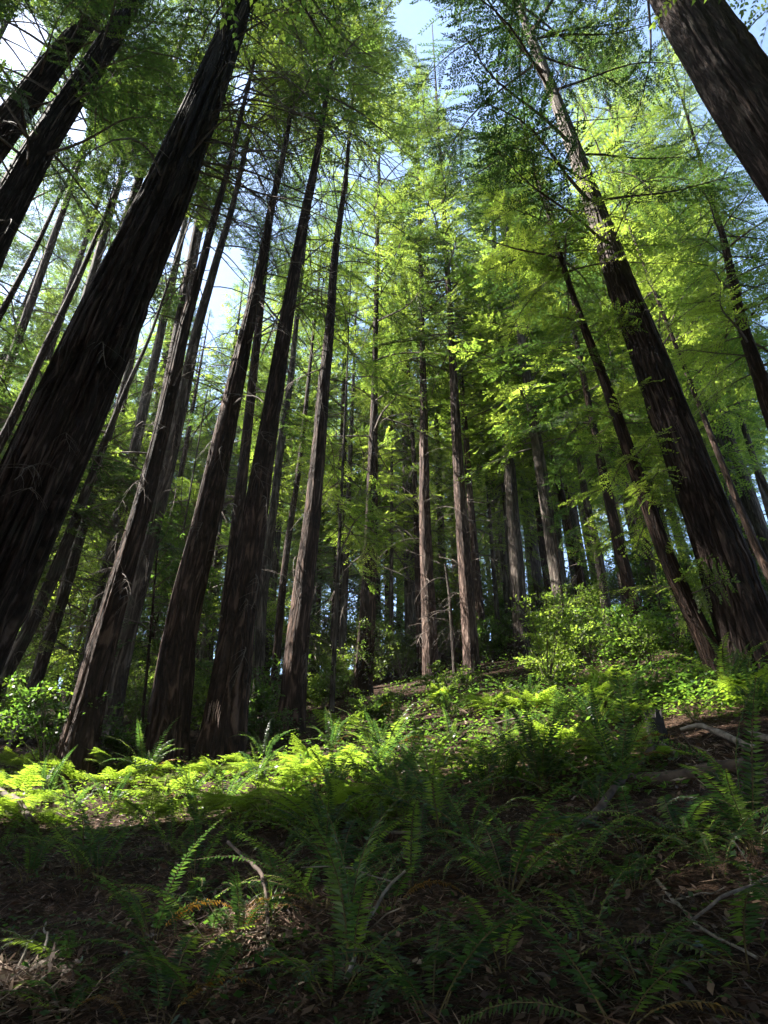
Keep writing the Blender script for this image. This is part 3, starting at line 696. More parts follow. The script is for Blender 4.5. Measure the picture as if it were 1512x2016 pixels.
# ------------------------------------------------------------------ background wood: shared trunks and crowns
BGT = []; BGC = []
for k in range(4):
    H = 28
    P = np.array([[0, 0, -0.4], [0, 0, 1.2], [0.08*math.sin(k), 0.05, H*0.5], [0.2*math.cos(k*2), 0, H]])
    BGT.append(trunk_mesh(P, [0.27, 0.25, 0.17, 0.02], 20, 0.5, 0.07, 12, 300+k, 0.35, [M_BARK, M_BARKG][k % 2])[0])
for k in range(6):
    b = Bag(); r = np.random.default_rng(700+k); n = 125
    h0 = [4.5, 8, 6, 10, 3.5, 7][k]
    for i in range(n):
        u = (i+r.random())/n
        place_branch(b, COARSE[(i+k) % 5], np.array([0, 0, h0+(28-h0)*u]), i*2.4+r.normal(0, 0.4), rad(-12*(1-u)+18*u)+r.normal(0, 0.15), r.normal(0, 0.3), 3.3*(1-0.84*u**2.0)*r.uniform(0.55, 1.15), r, mask=False, tintb=0.62, keep=0.74)
    BGC.append(b.build('crown', [[M_NEEDLE, M_BRIGHT][k % 2], M_TWIG]))
BG = []
r = np.random.default_rng(21); tries = 0; spots = []
while len(BG) < 96 and tries < 6000:
    tries += 1
    Y = r.uniform(21, 52); x = r.uniform(-0.62, 0.62)*Y
    if any((x-a)**2+(Y-c)**2 < 3.0**2 for a, c in spots): continue
    z = float(ground(x, Y)); px, py, dz = project(np.array([[x, Y, z+4]]))
    if not (-80 < px[0] < 1592): continue
    if x < 2 and abs(Y-(23.6+(x-2.3)*S[1]/S[0])) < 4.3: continue
    if Y < 27 and (740 < px[0] < 1000): continue
    if abs(px[0]-440) < 26 or abs(px[0]-560) < 14: continue
    spots.append((x, Y))
    sc = r.uniform(0.78, 1.12)
    root = thing('redwood_tree', '', 'tree', (x, Y, z), 'trees of the wood behind')
    rt = px[0] > 960; t = obj('trunk', BGT[(1, 3)[r.integers(2)] if rt else r.integers(4)], root); c = obj('crown', BGC[(1, 3)[r.integers(2)] if rt else r.integers(6)], root)
    root.scale = (sc, sc, sc); root.rotation_euler = (r.normal(0, 0.02), r.normal(0, 0.02), r.uniform(0, 6.28))
    root['px'] = float(px[0]); root['py'] = float(py[0]); BG.append(root)

b = Bag(); r = np.random.default_rng(77)
for i in range(190):
    u = (i+r.random())/190
    place_branch(b, XLONG[i % 4], np.array([0, 0, 8+22*u]), i*2.4+r.normal(0, 0.4), rad(-8*(1-u)+15*u)+r.normal(0, 0.15), r.normal(0, 0.3), 5.2*(1-0.75*u**1.6)*r.uniform(0.6, 1.15), r, mask=False, tintb=0.45)
WIDE = b.build('crown', [M_NEEDLE, M_TWIG])
b = Bag()
for i in range(230):
    u = (i+r.random())/230
    place_branch(b, XLONG[i % 4], np.array([0, 0, 14+16*u]), i*2.4+r.normal(0, 0.4), rad(-5*(1-u)+15*u)+r.normal(0, 0.15), r.normal(0, 0.3), 6.3*(1-0.75*u**1.6)*r.uniform(0.6, 1.15), r, mask=False, tintb=0.45)
HIGH = b.build('crown', [M_NEEDLE, M_TWIG])
for k, (x, y) in enumerate([(-2, -5.5), (9, -8), (8.5, -3.5), (13, 0.5), (16, 5.5), (-9, -5), (0, -11), (7, -9), (14, -5), (19, 10), (20, 2), (-5.5, -3.5), (4, -16), (3.5, -4.0), (-3.5, -1.2), (4.0, -1.6), (8.0, -0.6), (11.5, 3.2), (0.2, -2.6)]):  # unseen trees, added with broad crowns to hold off skylight
    root = thing('redwood_tree', '', 'tree', (x, y, float(ground(x, y))), 'unseen trees added around the viewer for shade')
    obj('trunk', BGT[k % 4], root); obj('crown', HIGH if k >= 13 else WIDE, root); root.scale = (1.1, 1.1, 1.0); root.rotation_euler = (0, 0, k*1.7)
    root['label'] = 'unseen redwood added around the viewer for shade'

# ------------------------------------------------------------------ shrubs
def shrub_mesh(seed, h=1.6, stems=12, leafL=0.075, leafW=0.022, spread=0.55, n=46):
    r = np.random.default_rng(seed); b = Bag()
    for k in range(stems):
        az = r.uniform(0, 2*PI); sp = spread*h*r.uniform(0.2, 1.1); hh = h*r.uniform(0.55, 1.1)
        u = np.linspace(0, 1, 6)
        P = np.stack([np.cos(az)*sp*u**1.3, np.sin(az)*sp*u**1.3, hh*(u-0.18*u*u)], 1)+np.cumsum(r.normal(0, 0.02, (6, 3)), 0)*u[:, None]
        v, f = tube(P, 0.012*(1-0.8*u)*h/1.6+0.002, 4); b.add(v, f, 1)
        for q in range(r.integers(6, 10)):
            x = r.uniform(0.3, 1.0); p = np.array([np.interp(x, u, P[:, i]) for i in range(3)])
            a2 = az+r.normal(0, 1.1); l = h*r.uniform(0.14, 0.34)
            d = np.array([math.cos(a2), math.sin(a2), r.uniform(-0.15, 0.5)]); d /= np.linalg.norm(d)
            v, f = tube(np.stack([p, p+d*l*0.5, p+d*l+[0, 0, -0.1*l]]), [0.004, 0.003, 0.0015], 3); b.add(v, f, 1)
            m = int(n*r.uniform(0.4, 0.9)); t = r.random(m)**0.7
            B = p+d*l*t[:, None]+r.normal(0, 0.035*h, (m, 3))*[1, 1, 0.5]
            ld = d+r.normal(0, 0.75, (m, 3)); ld[:, 2] -= 0.15; ld /= np.linalg.norm(ld, axis=1, keepdims=True)
            nn = np.array([0, 0, 1.0])+r.normal(0, 0.45, (m, 3)); wd = np.cross(nn, ld); wd /= np.maximum(np.linalg.norm(wd, axis=1, keepdims=True), 1e-6)
            sz = r.uniform(0.6, 1.25, m)
            b.quads(kite(B, ld*(leafL*sz)[:, None], wd*(leafW*sz)[:, None]), 0, np.clip(0.5+r.normal(0, 0.12)+r.normal(0, 0.12, m), 0, 1))
    return b
SHRUB = [shrub_mesh(1, 1.7).build('foliage', [M_BROAD, M_TWIG]), shrub_mesh(2, 1.3, 14, 0.06, 0.02).build('foliage', [M_BROAD, M_TWIG]),
         shrub_mesh(3, 2.1, 13, 0.085, 0.024).build('foliage', [M_BRIGHT, M_TWIG]), shrub_mesh(4, 0.9, 12, 0.06, 0.022, 0.7).build('foliage', [M_BRIGHT, M_TWIG]),
         shrub_mesh(5, 1.9, 15, 0.06, 0.017).build('foliage', [M_NEEDLE, M_TWIG])]
SHR = []
def shrub(px, py, kind, sc=1.0, lab='', Y=None):
    p = hit(px, py) if Y is None else None
    if p is None:
        g = at_y(px, py, Y or 20); p = np.array([g[0], g[1], float(ground(g[0], g[1]))])
    o = obj('shrub', SHRUB[kind], None, (p[0], p[1], p[2]-0.03)); tag(o, lab, 'shrub', 'shrubs of the undergrowth')
    o.rotation_euler = (0, 0, random.uniform(0, 6.28)); s = sc*random.uniform(0.9, 1.1); o.scale = (s, s, s*random.uniform(0.9, 1.15))
    a, c, _ = project(p[None]); o['px'] = float(a[0]); o['py'] = float(c[0])
    if not lab: SHR.append(o)
    return o
shrub(85, 1530, 0, 1.05, 'leafy shrub with silvery lit leaves left of the twin redwoods')
shrub(190, 1520, 1, 1.0, 'dark shrub spreading across the foot of the twin redwoods')
shrub(865, 1385, 3, 0.95, 'small glowing yellow green shrub between the two sunlit clearing redwoods')
shrub(1285, 1315, 2, 0.9, 'bright broad leafy bush under the trunk with the broom of dead twigs')
shrub(1160, 1310, 4, 0.95, 'dark thicket bush left of the bright broad leafy bush')
shrub(735, 1435, 3, 0.85, 'pale leafed low shrub in front of the ragged twig redwood')
shrub(505, 1470, 1, 0.9, 'dark shrub filling the gap between pale fleck and slender redwoods')
shrub(300, 1470, 4, 0.85, 'dark shrub between the twin and orange flecked redwoods')
rs = np.random.default_rng(33)
for k in range(72):                            # the belt of undergrowth behind the trunks
    px = rs.uniform(-60, 1560); Y = rs.uniform(14, 30)
    if 560 < px < 1010 and Y < 18: Y = rs.uniform(26, 30)
    if 780 < px < 1010 and Y < 25: Y = rs.uniform(25.5, 31)
    g = at_y(px, 1350, Y)
    shrub(px, 1350, int(rs.integers(5)), rs.uniform(0.8, 1.3), '', Y)

for k in range(64):                            # taller thicket along the crest
    px = rs.uniform(-60, 1560); Y = rs.uniform(27, 40)
    g = at_y(px, 1320, Y); shrub(px, 1320, (0, 2, 4)[k % 3], rs.uniform(1.3, 2.2), '', Y)

# ------------------------------------------------------------------ ferns
def frond_mesh(seed, L=0.95, arch=0.75, wmax=0.085, np_=34, mat=None):
    r = np.random.default_rng(seed); b = Bag()
    s = np.linspace(0, 1, 14)
    th = rad(72)-arch*1.75*s                     # climbs, then arches over
    dx = np.cos(th); dz = np.sin(th)
    X = np.concatenate([[0], np.cumsum((dx[1:]+dx[:-1])/2)])*L/13; Z = np.concatenate([[0], np.cumsum((dz[1:]+dz[:-1])/2)])*L/13
    Yb = 0.04*L*np.sin(s*2.5+r.uniform(0, 6))*s
    P = np.stack([X, Yb, Z], 1)
    v, f = tube(P, 0.0038*(1-0.75*s)+0.0008, 4); b.add(v, f, 1)
    t = np.linspace(0.16, 0.995, np_)
    B = np.stack([np.interp(t, s, P[:, i]) for i in range(3)], 1)
    tg = np.stack([np.interp(t, s, np.gradient(P[:, i])) for i in range(3)], 1); tg /= np.linalg.norm(tg, axis=1, keepdims=True)
    lat = np.array([0, 1.0, 0]); nrm = np.cross(tg, np.broadcast_to(lat, tg.shape)); nrm /= np.linalg.norm(nrm, axis=1, keepdims=True)
    prof = wmax*L/0.95*np.clip(np.minimum((t-0.10)/0.22+0.25, 1.0), 0, 1)*np.clip((1.0-t)/0.62+0.03, 0, 1)**0.75
    for sg in (-1, 1):
        d = sg*lat+tg*(0.28+r.normal(0, 0.07, np_))[:, None]+nrm*(r.normal(0.05, 0.16, np_))[:, None]
        d /= np.linalg.norm(d, axis=1, keepdims=True)
        wd = np.cross(np.broadcast_to(nrm, d.shape)+r.normal(0, 0.25, d.shape), d); wd /= np.linalg.norm(wd, axis=1, keepdims=True)
        l = prof*r.uniform(0.88, 1.08, np_)
        half = np.minimum(0.33*L*0.84/np_*1.15+0.002, l*0.3)
        Q = np.stack([B-wd*half[:, None]*0.55, B+wd*half[:, None]*0.95+d*l[:, None]*0.25, B+d*l[:, None]-nrm*(l*0.18)[:, None], B-wd*half[:, None]*0.8+d*l[:, None]*0.45], 1)
        b.quads(Q, 0, np.clip(0.5+r.normal(0, 0.1)+r.normal(0, 0.06, np_), 0, 1))
    return b.build('frond', [mat or M_FERN, M_STEM])

def bracken_mesh(seed, L=0.8):
    """a broad triangular frond: each side branch is a small frond itself"""
    r = np.random.default_rng(seed); b = Bag()
    s = np.linspace(0, 1, 10); th = rad(80)-rad(75)*np.clip(s*1.6, 0, 1)
    X = np.concatenate([[0], np.cumsum(np.cos(th[1:]))])*L/9; Z = np.concatenate([[0], np.cumsum(np.sin(th[1:]))])*L/9
    P = np.stack([X, 0*X, Z], 1)
    v, f = tube(P, 0.004*(1-0.7*s)+0.001, 4); b.add(v, f, 1)
    for x in np.linspace(0.36, 0.97, 11):
        p = np.array([np.interp(x, s, P[:, i]) for i in range(3)])
        for sg in (-1, 1):
            l = 0.42*L*(1.02-x)**0.8*1.5*r.uniform(0.85, 1.1); a = rad(62)+r.normal(0, 0.08)
            d = np.array([math.cos(a), sg*math.sin(a), -0.12+r.normal(0, 0.06)]); d /= np.linalg.norm(d)
            n = max(5, int(l/0.016)); t = (np.arange(n)+0.5)/n; B = p+d*l*t[:, None]; B[:, 2] -= 0.12*l*t*t
            side = np.cross([0, 0, 1.0], d)
            for s2 in (-1, 1):
                ld = side*s2*0.9+d*0.4+r.normal(0, 0.08, (n, 3)); ld /= np.linalg.norm(ld, axis=1, keepdims=True)
                ll = 0.085*(l/0.35)**0.5*(1.05-t)**0.8*r.uniform(0.85, 1.1, n)
                wd = np.cross(np.array([0, 0, 1.0])+r.normal(0, 0.15, (n, 3)), ld)
                b.quads(kite(B, ld*ll[:, None], wd*np.minimum(0.0085, ll*0.4)[:, None], mid=0.35), 0, np.clip(0.93+r.normal(0, 0.07)+r.normal(0, 0.05, n), 0, 1))
    return b.build('frond', [M_FERN, M_STEM])

FROND = [frond_mesh(i, L=0.95, arch=[0.55, 0.8, 1.0, 0.7, 1.15, 0.9][i]) for i in range(6)]
FROND_BROWN = frond_mesh(9, 0.85, 1.35, mat=M_BROWN)
BRACK = [bracken_mesh(60+i) for i in range(3)]
FERNS = []
def fern(p, sc=1.0, n=11, kind='sword', lab='', stand=0.0, brown=0, r=None, az=None, spread=2*PI):
    r = r or RNG
    nm = 'sword_fern' if kind == 'sword' else 'bracken_fern'
    root = thing(nm, lab, 'fern', (p[0], p[1], p[2]-0.02), 'ferns on the slope')
    for k in range(n):
        bro = k < brown
        me = FROND_BROWN if bro else (FROND[r.integers(6)] if kind == 'sword' else BRACK[r.integers(3)])
        o = obj('frond', me, root)
        a = (k/n*spread+r.normal(0, 0.25)) if az is None else az+(r.random()-0.5)*spread
        s = sc*r.uniform(0.72, 1.12)
        o.rotation_euler = (r.normal(0, 0.16), r.normal(-0.06-stand, 0.16), a); o.scale = (s, s*r.uniform(0.9, 1.1), s)
        o.location = (0.03*math.cos(a), 0.03*math.sin(a), 0)
    a, c, _ = project(np.asarray(p)[None]); root['px'] = float(a[0]); root['py'] = float(c[0])
    if not lab: FERNS.append(root)
    return root

HERO = [ # px, py of the foot, scale, fronds, kind, label
 (285, 1545, 1.15, 13, 'sword', 'large sunlit sword fern with fanned fronds before the orange flecked redwood', 0.2, 1),
 (90, 1575, 0.95, 9, 'sword', 'sword fern with one upright glowing frond at the left end of the sunlit band', 0.3, 0),
 (520, 1500, 0.95, 8, 'sword', 'tall curling fern at the foot of the slender lit stripe redwood', 0.35, 0),
 (760, 1510, 1.1, 11, 'sword', 'arching yellow green fern right of the sunlit fern band', 0.15, 1),
 (1230, 1555, 1.25, 10, 'sword', 'tall fern with hanging yellowing fronds left of the charred stump', 0.3, 2),
 (960, 1575, 1.2, 9, 'sword', 'fern with one broad glowing frond in the middle of the slope', 0.1, 0),
 (1070, 1560, 1.2, 11, 'sword', 'dark lacy fern behind the thin bare stem in the middle right', 0.2, 0),
 (1175, 1590, 0.85, 8, 'sword', 'bluish shaded fern left of the dark fallen log', -0.3, 0),
 (1480, 1645, 0.95, 7, 'sword', 'upright green fern at the right edge below the fallen branches', 0.5, 0),
 (1440, 1370, 1.1, 10, 'sword', 'fern with fronds spread against the foot of the big leaning trunk', 0.2, 1),
 (1240, 1400, 0.9, 6, 'sword', 'small fern with one upright bright frond on the right slope', 0.5, 0),
 (1340, 1655, 1.0, 11, 'sword', 'wide bluish fern arching over the ground right of centre', -0.4, 0),
 (690, 1930, 0.95, 6, 'sword', 'tall upright dark fern in the foreground centre', 0.45, 0),
 (390, 1970, 0.9, 6, 'sword', 'dark foreground fern with a long pale drooping frond on the left', -0.35, 0),
 (850, 2000, 0.85, 7, 'sword', 'dark foreground fern right of the tall upright fern', -0.3, 0),
 (640, 1790, 0.9, 9, 'sword', 'bluish fern beside the sunlit spot in the foreground', -0.3, 0),
 (470, 1850, 0.65, 10, 'sword', 'small sunlit fern glowing in the foreground light spot', 0.1, 3),
 (160, 1720, 0.95, 8, 'sword', 'shaded fern with one silvery lit frond on the left', 0.0, 0),
 (1000, 1760, 1.1, 10, 'sword', 'dark fern in the shade below the glowing frond fern', -0.1, 0),
 (300, 1850, 0.8, 9, 'sword', 'dark feathery fern left of the sunlit foreground spot', -0.05, 1),
 (640, 1680, 1.0, 9, 'sword', 'bluish broad fern below the sunlit band', 0.0, 0),
 (870, 1650, 1.1, 10, 'sword', 'arching fern in the dark hollow below the slope centre', 0.0, 0)]
for px, py, sc, n, kd, lab, st, br in HERO:
    p = hit(px, py)
    if p is not None: fern(p, sc, n, kd, lab, st, br)
def scatter(n, box, kinds, sc, minpx, seed, fr=(7, 12), brown=0.25, st=0.08):
    r = np.random.default_rng(seed); got = []; tr = 0
    while len(got) < n and tr < n*60:
        tr += 1
        px = r.uniform(box[0], box[2]); py = r.uniform(box[1], box[3])
        if any(abs(px-a) < minpx and abs(py-c) < minpx*0.45 for a, c in got): continue
        if 1220 < px < 1520 and 1425 < py < 1620: continue       # the bare bank
        p = hit(px, py)
        if p is None or p[1] > 27: continue
        got.append((px, py))
        fern(p, r.uniform(*sc), int(r.integers(*fr)), kinds[int(r.integers(len(kinds)))], '', r.normal(st, 0.15), int(r.random() < brown), r)
scatter(34, (-40, 1520, 800, 1632), ['bracken', 'bracken', 'sword'], (0.65, 0.95), 60, 1)
scatter(22, (620, 1400, 1240, 1560), ['sword', 'bracken', 'sword'], (0.65, 1.0), 70, 2)
scatter(26, (-40, 1650, 1560, 1760), ['sword'], (0.6, 0.95), 85, 3, fr=(5,9), st=-0.22)
scatter(16, (-40, 1770, 1560, 2030), ['sword'], (0.5, 0.8), 130, 4, fr=(4, 8), st=-0.35)
scatter(10, (1180, 1350, 1560, 1430), ['sword', 'bracken'], (0.6, 0.9), 70, 5)
scatter(14, (820, 1350, 1240, 1420), ['sword', 'bracken'], (0.6, 0.95), 50, 6)

# ------------------------------------------------------------------ ground cover, litter (uncountable)
def cover(name, n, box, leafL, leafW, mats, seed, hmax=0.28, ok=None, ymax=30, cl=9, tintc=0.5):
    r = np.random.default_rng(seed); b = Bag(); k = 0; tr = 0
    while k < n and tr < n*8:
        tr += 1
        p = hit(r.uniform(box[0], box[2]), r.uniform(box[1], box[3]))
        if p is None or p[1] > ymax: continue
        k += 1
        m = int(r.integers(cl-4, cl+6)); h = hmax*r.uniform(0.25, 1.0)
        B = p+np.stack([r.normal(0, 0.10, m), r.normal(0, 0.10, m), r.uniform(0.1, 1, m)*h], 1)
        ld = r.normal(0, 1, (m, 3))*[1, 1, 0.35]; ld /= np.linalg.norm(ld, axis=1, keepdims=True)
        wd = np.cross(np.array([0, 0, 1.0])+r.normal(0, 0.3, (m, 3)), ld); wd /= np.linalg.norm(wd, axis=1, keepdims=True)
        sz = r.uniform(0.6, 1.3, m)
        b.quads(kite(B, ld*(leafL*sz)[:, None], wd*(leafW*sz)[:, None]), 0, np.clip(tintc+r.normal(0, 0.15)+r.normal(0, 0.1, m), 0, 1))
    o = obj(name, b.build(name, mats)); o['kind'] = 'stuff'
cover('undergrowth', 900, (560, 1370, 1300, 1580), 0.065, 0.019, [M_BROAD], 41, 0.42)
cover('undergrowth', 700, (-40, 1490, 760, 1640), 0.06, 0.018, [M_BROAD], 42, 0.26, tintc=0.7)
cover('undergrowth', 1100, (760, 1230, 1540, 1400), 0.075, 0.022, [M_BROAD], 45, 0.5, ymax=45)
cover('undergrowth', 260, (1150, 1320, 1550, 1420), 0.06, 0.018, [M_BROAD], 43, 0.3)
cover('undergrowth', 330, (-40, 1640, 1550, 2030), 0.045, 0.014, [M_BROAD], 44, 0.16, cl=7, tintc=0.35)

def litter(n, seed):
    r = np.random.default_rng(seed)
    Y = 2.2+13*r.random(n)**1.4; X = r.uniform(-0.75, 0.75, n)*(Y+1.5)
    Z = ground(X, Y)+r.uniform(0.0, 0.045, n)
    B = np.stack([X, Y, Z], 1); a = r.uniform(0, 2*PI, n); l = r.uniform(0.03, 0.15, n); 
    ld = np.stack([np.cos(a), np.sin(a), 0.33*np.sin(a)+r.normal(0, 0.28, n)], 1)
    wd = np.stack([-np.sin(a), np.cos(a), r.normal(0, 0.5, n)], 1)
    w = np.where(r.random(n) < 0.22, r.uniform(0.008, 0.016, n), r.uniform(0.0015, 0.004, n)); l = np.where(w > 0.006, l*0.6, l)
    b = Bag(); b.quads(kite(B, ld*l[:, None], wd*w[:, None]), 0, np.clip(r.beta(1.6, 2.4, n), 0, 1))
    o = obj('leaf_litter', b.build('leaf_litter', [M_LITTER])); o['kind'] = 'stuff'
litter(90000, 3)
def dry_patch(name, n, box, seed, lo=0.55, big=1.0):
    """paler, drier needles and frond scraps gathered in one place, mostly to brighten weak sun spots"""
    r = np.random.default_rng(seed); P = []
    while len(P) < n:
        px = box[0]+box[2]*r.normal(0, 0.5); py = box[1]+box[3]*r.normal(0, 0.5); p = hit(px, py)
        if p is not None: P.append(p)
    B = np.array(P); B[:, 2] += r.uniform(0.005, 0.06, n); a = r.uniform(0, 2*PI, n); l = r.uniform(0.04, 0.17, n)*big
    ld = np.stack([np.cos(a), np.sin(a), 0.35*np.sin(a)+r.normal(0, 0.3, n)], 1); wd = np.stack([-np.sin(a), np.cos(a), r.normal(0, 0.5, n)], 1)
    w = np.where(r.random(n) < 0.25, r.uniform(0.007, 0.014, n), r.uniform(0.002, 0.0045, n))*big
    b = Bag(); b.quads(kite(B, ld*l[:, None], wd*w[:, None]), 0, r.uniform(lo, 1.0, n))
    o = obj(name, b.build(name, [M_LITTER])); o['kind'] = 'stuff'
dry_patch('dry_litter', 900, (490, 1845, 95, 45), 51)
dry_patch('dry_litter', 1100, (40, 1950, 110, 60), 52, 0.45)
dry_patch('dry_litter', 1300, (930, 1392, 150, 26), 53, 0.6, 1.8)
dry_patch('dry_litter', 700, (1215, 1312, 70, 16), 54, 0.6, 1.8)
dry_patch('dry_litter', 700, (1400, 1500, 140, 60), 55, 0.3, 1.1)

# grass tufts
def grass_tuft(px, py, lab, n=40, h=0.35, seed=0):
    p = hit(px, py); r = np.random.default_rng(seed); b = Bag()
    for k in range(n):
        a = r.uniform(0, 2*PI); l = h*r.uniform(0.5, 1.1); u = np.linspace(0, 1, 5); le = r.uniform(0.2, 0.8)
        P = np.stack([np.cos(a)*l*le*u**1.6, np.sin(a)*l*le*u**1.6, l*(u-0.35*le*u*u)], 1)+r.normal(0, 0.015, 3)*[1, 1, 0]
        s = np.array([-math.sin(a), math.cos(a), 0])*0.0035
        for i in range(4):
            w0, w1 = 1-u[i]*0.9, 1-u[i+1]*0.9
            b.quads(np.stack([P[i]-s*w0, P[i]+s*w0, P[i+1]+s*w1, P[i+1]-s*w1])[None], 0, np.array([r.uniform(0.5, 0.95)]))
    o = obj('grass_tuft', b.build('grass_tuft', [M_FERN]), None, p); tag(o, lab, 'grass tuft', 'grass tufts')
grass_tuft(530, 1830, 'grassy green tuft standing in the foreground sun spot', seed=1)
grass_tuft(600, 1660, 'thin grass tuft below the sunlit fern band', seed=2)
grass_tuft(890, 1455, 'upright grass tuft on the slope below the sunlit redwoods', seed=3)

# ------------------------------------------------------------------ fallen wood
def stick(name, label, pts, r0, r1, mat, lift=0.03, cat='fallen branch', twigs=0, seed=0, segs=8):
    """pts: pixels on the ground along the branch"""
    r = np.random.default_rng(seed)
    P = []
    for q in pts:
        h = hit(q[0], q[1])
        if h is None: continue
        P.append(h+[0, 0, lift+(q[2] if len(q) > 2 else 0)])
    P = np.array(P)
    R = np.linspace(r0, r1, len(P))
    Q, q, t = smooth_path(P, R, 0.08)
    Q = Q+np.cumsum(r.normal(0, 0.006, Q.shape), 0)*np.sin(np.linspace(0, PI, len(Q)))[:, None]
    v, f = tube(Q, q*(1+0.25*(vnoise(t*6, 0*t, seed)-0.5)), segs)
    o0 = P[0].copy(); b = Bag(); b.add(v-o0, f)
    n = len(Q)
    for c, rev in ((0, True), (n-1, False)):       # close the broken ends
        ring = np.arange(segs)+c*segs; ctr = Q[c]-o0+(Q[c]-Q[1 if c == 0 else c-1])*0.5
        k = b.n; b.add([ctr], np.zeros((0, 4), int)); 
        b.F.append(np.stack([ring, np.roll(ring, -1), np.full(segs, k), np.full(segs, k)], 1)[:, [0, 1, 2, 3]] if False else np.zeros((0, 4), int)); b.M.append(np.zeros(0))
    root = obj(name, b.build(name, [mat], smooth=True), None, o0); tag(root, label, cat, 'fallen wood on the slope')
    for k in range(twigs):
        i = int(r.integers(2, n-1)); u = np.linspace(0, 1, 5)
        d = r.normal(0, 1, 3); d[2] = abs(d[2])*0.6; d /= np.linalg.norm(d); l = r.uniform(0.15, 0.45)
        v, f = tube(Q[i]-o0+d*l*u[:, None]+r.normal(0, 0.02, (5, 3))*u[:, None], 0.35*r1*(1-0.7*u)+0.002, 4)
        tb = Bag(); tb.add(v, f); obj('twig', tb.build('twig', [mat]), root)
    return root
stick('fallen_branch', 'pale bowed branch lying right of the charred stump', [(1345, 1462, 0.1), (1385, 1457, 0.12), (1430, 1464, 0.06), (1490, 1482)], 0.020, 0.036, M_PALE, seed=1)
stick('fallen_branch', 'short pale branch end at the right edge above the bowed branch', [(1478, 1447), (1530, 1465)], 0.03, 0.035, M_PALE, seed=2)
stick('fallen_log', 'dark rotting log lying below the charred stump', [(1205, 1553), (1290, 1548), (1370, 1535), (1470, 1520)], 0.075, 0.055, M_LOG, 0.06, 'log', 2, seed=3, segs=12)
stick('fallen_branch', 'short dark branch leaning on the dark rotting log', [(1235, 1548, 0.05), (1265, 1525, 0.1), (1295, 1505, 0.14)], 0.035, 0.03, M_LOG, seed=4)
stick('fallen_branch', 'stubby broken pale branch piece below the charred stump', [(1305, 1482, 0.05), (1335, 1498, 0.03)], 0.028, 0.022, M_PALE, seed=5)
stick('fallen_branch', 'long pale straight branch lying in the dark lower right', [(1295, 1745), (1335, 1790), (1400, 1850), (1495, 1905)], 0.010, 0.006, M_PALE, 0.03, 'fallen branch', 3, seed=6)
stick('fallen_branch', 'thin dark branch crossing over the long pale branch', [(1365, 1875, 0.06), (1440, 1830, 0.09), (1530, 1770, 0.06)], 0.006, 0.009, M_TWIG, 0.04, 'fallen branch', 2, seed=7)
stick('fallen_branch', 'dark slanting branch below the dark rotting log', [(1160, 1630), (1210, 1590, 0.08), (1240, 1560, 0.12)], 0.03, 0.03, M_LOG, seed=8)
stick('fallen_branch', 'pale stick lying just below the slope centre', [(745, 1645), (800, 1643), (830, 1648)], 0.016, 0.012, M_PALE, seed=9)
stick('fallen_branch', 'pale curved stick in the sunlit lower left litter', [(75, 1930, 0.08), (86, 1890, 0.1), (84, 1850, 0.05)], 0.007, 0.005, M_PALE, 0.04, seed=10)
stick('fallen_branch', 'second pale stick standing left of the curved one', [(25, 1935), (50, 1900, 0.07), (65, 1870, 0.06)], 0.006, 0.005, M_PALE, 0.04, seed=11)
stick('fallen_branch', 'mossy pale branch pointing up out of the foreground centre', [(680, 1960), (720, 1905, 0.12), (760, 1870, 0.2), (800, 1858, 0.25)], 0.010, 0.006, M_PALE, 0.05, 'fallen branch', 2, seed=12)
stick('fallen_branch', 'thin dark stick between the sunlit spot and the tall foreground fern', [(440, 1750, 0.2), (490, 1810, 0.15), (525, 1880)], 0.012, 0.01, M_LOG, 0.08, seed=13)
stick('fallen_branch', 'dark bough lying along the left end of the sunlit fern band', [(-20, 1590, 0.2), (30, 1615, 0.15), (65, 1635)], 0.05, 0.04, M_LOG, 0.05, seed=14)
stick('fallen_branch', 'long dark arching branch across the slope centre', [(885, 1475), (950, 1452, 0.15), (1050, 1445, 0.2)], 0.02, 0.012, M_LOG, 0.05, seed=15)
stick('fallen_branch', 'short dark branch propped against the pale fleck redwood', [(475, 1485), (490, 1455, 0.3)], 0.05, 0.04, M_TWIG, 0.05, seed=16)

# charred stump: tapered, with a jagged top
p = hit(1298, 1468); segs = 18; r = np.random.default_rng(2); b = Bag()
th = np.arange(segs)*2*PI/segs; hs = np.linspace(-0.1, 0.34, 7); V = []
for i, h in enumerate(hs):
    rr = 0.085*(1.25-0.35*i/6)*(1+0.14*np.cos(th*4+1)+0.1*r.normal(0, 0.5, segs))
    zz = np.full(segs, h)+(r.uniform(-0.09, 0.08, segs) if i == 6 else 0)
    V.append(np.stack([np.cos(th)*rr, np.sin(th)*rr, zz], 1))
V.append(np.stack([np.cos(th)*0.04, np.sin(th)*0.04, np.full(segs, 0.2)], 1)); V = np.concatenate(V)
i = np.arange(7)[:, None]*segs; j = np.arange(segs)[None]; j2 = (j+1) % segs
b.add(V, np.stack([i+j, i+j2, i+segs+j2, i+segs+j], -1).reshape(-1, 4))
tag(obj('tree_stump', b.build('tree_stump', [M_CHAR]), None, p), 'small charred black stump on the right slope', 'stump')
# pointed dark snag in the sunlit band
p = hit(622, 1605); b = Bag(); u = np.linspace(0, 1, 6)
v, f = tube(np.stack([0.02*np.sin(u*4), 0.02*u, 0.30*u-0.05], 1), 0.045*(1-u)**0.8+0.002, 9); b.add(v, f)
tag(obj('tree_stump', b.build('tree_stump', [M_CHAR]), None, p), 'pointed dark snag below the sunlit fern band', 'stump')

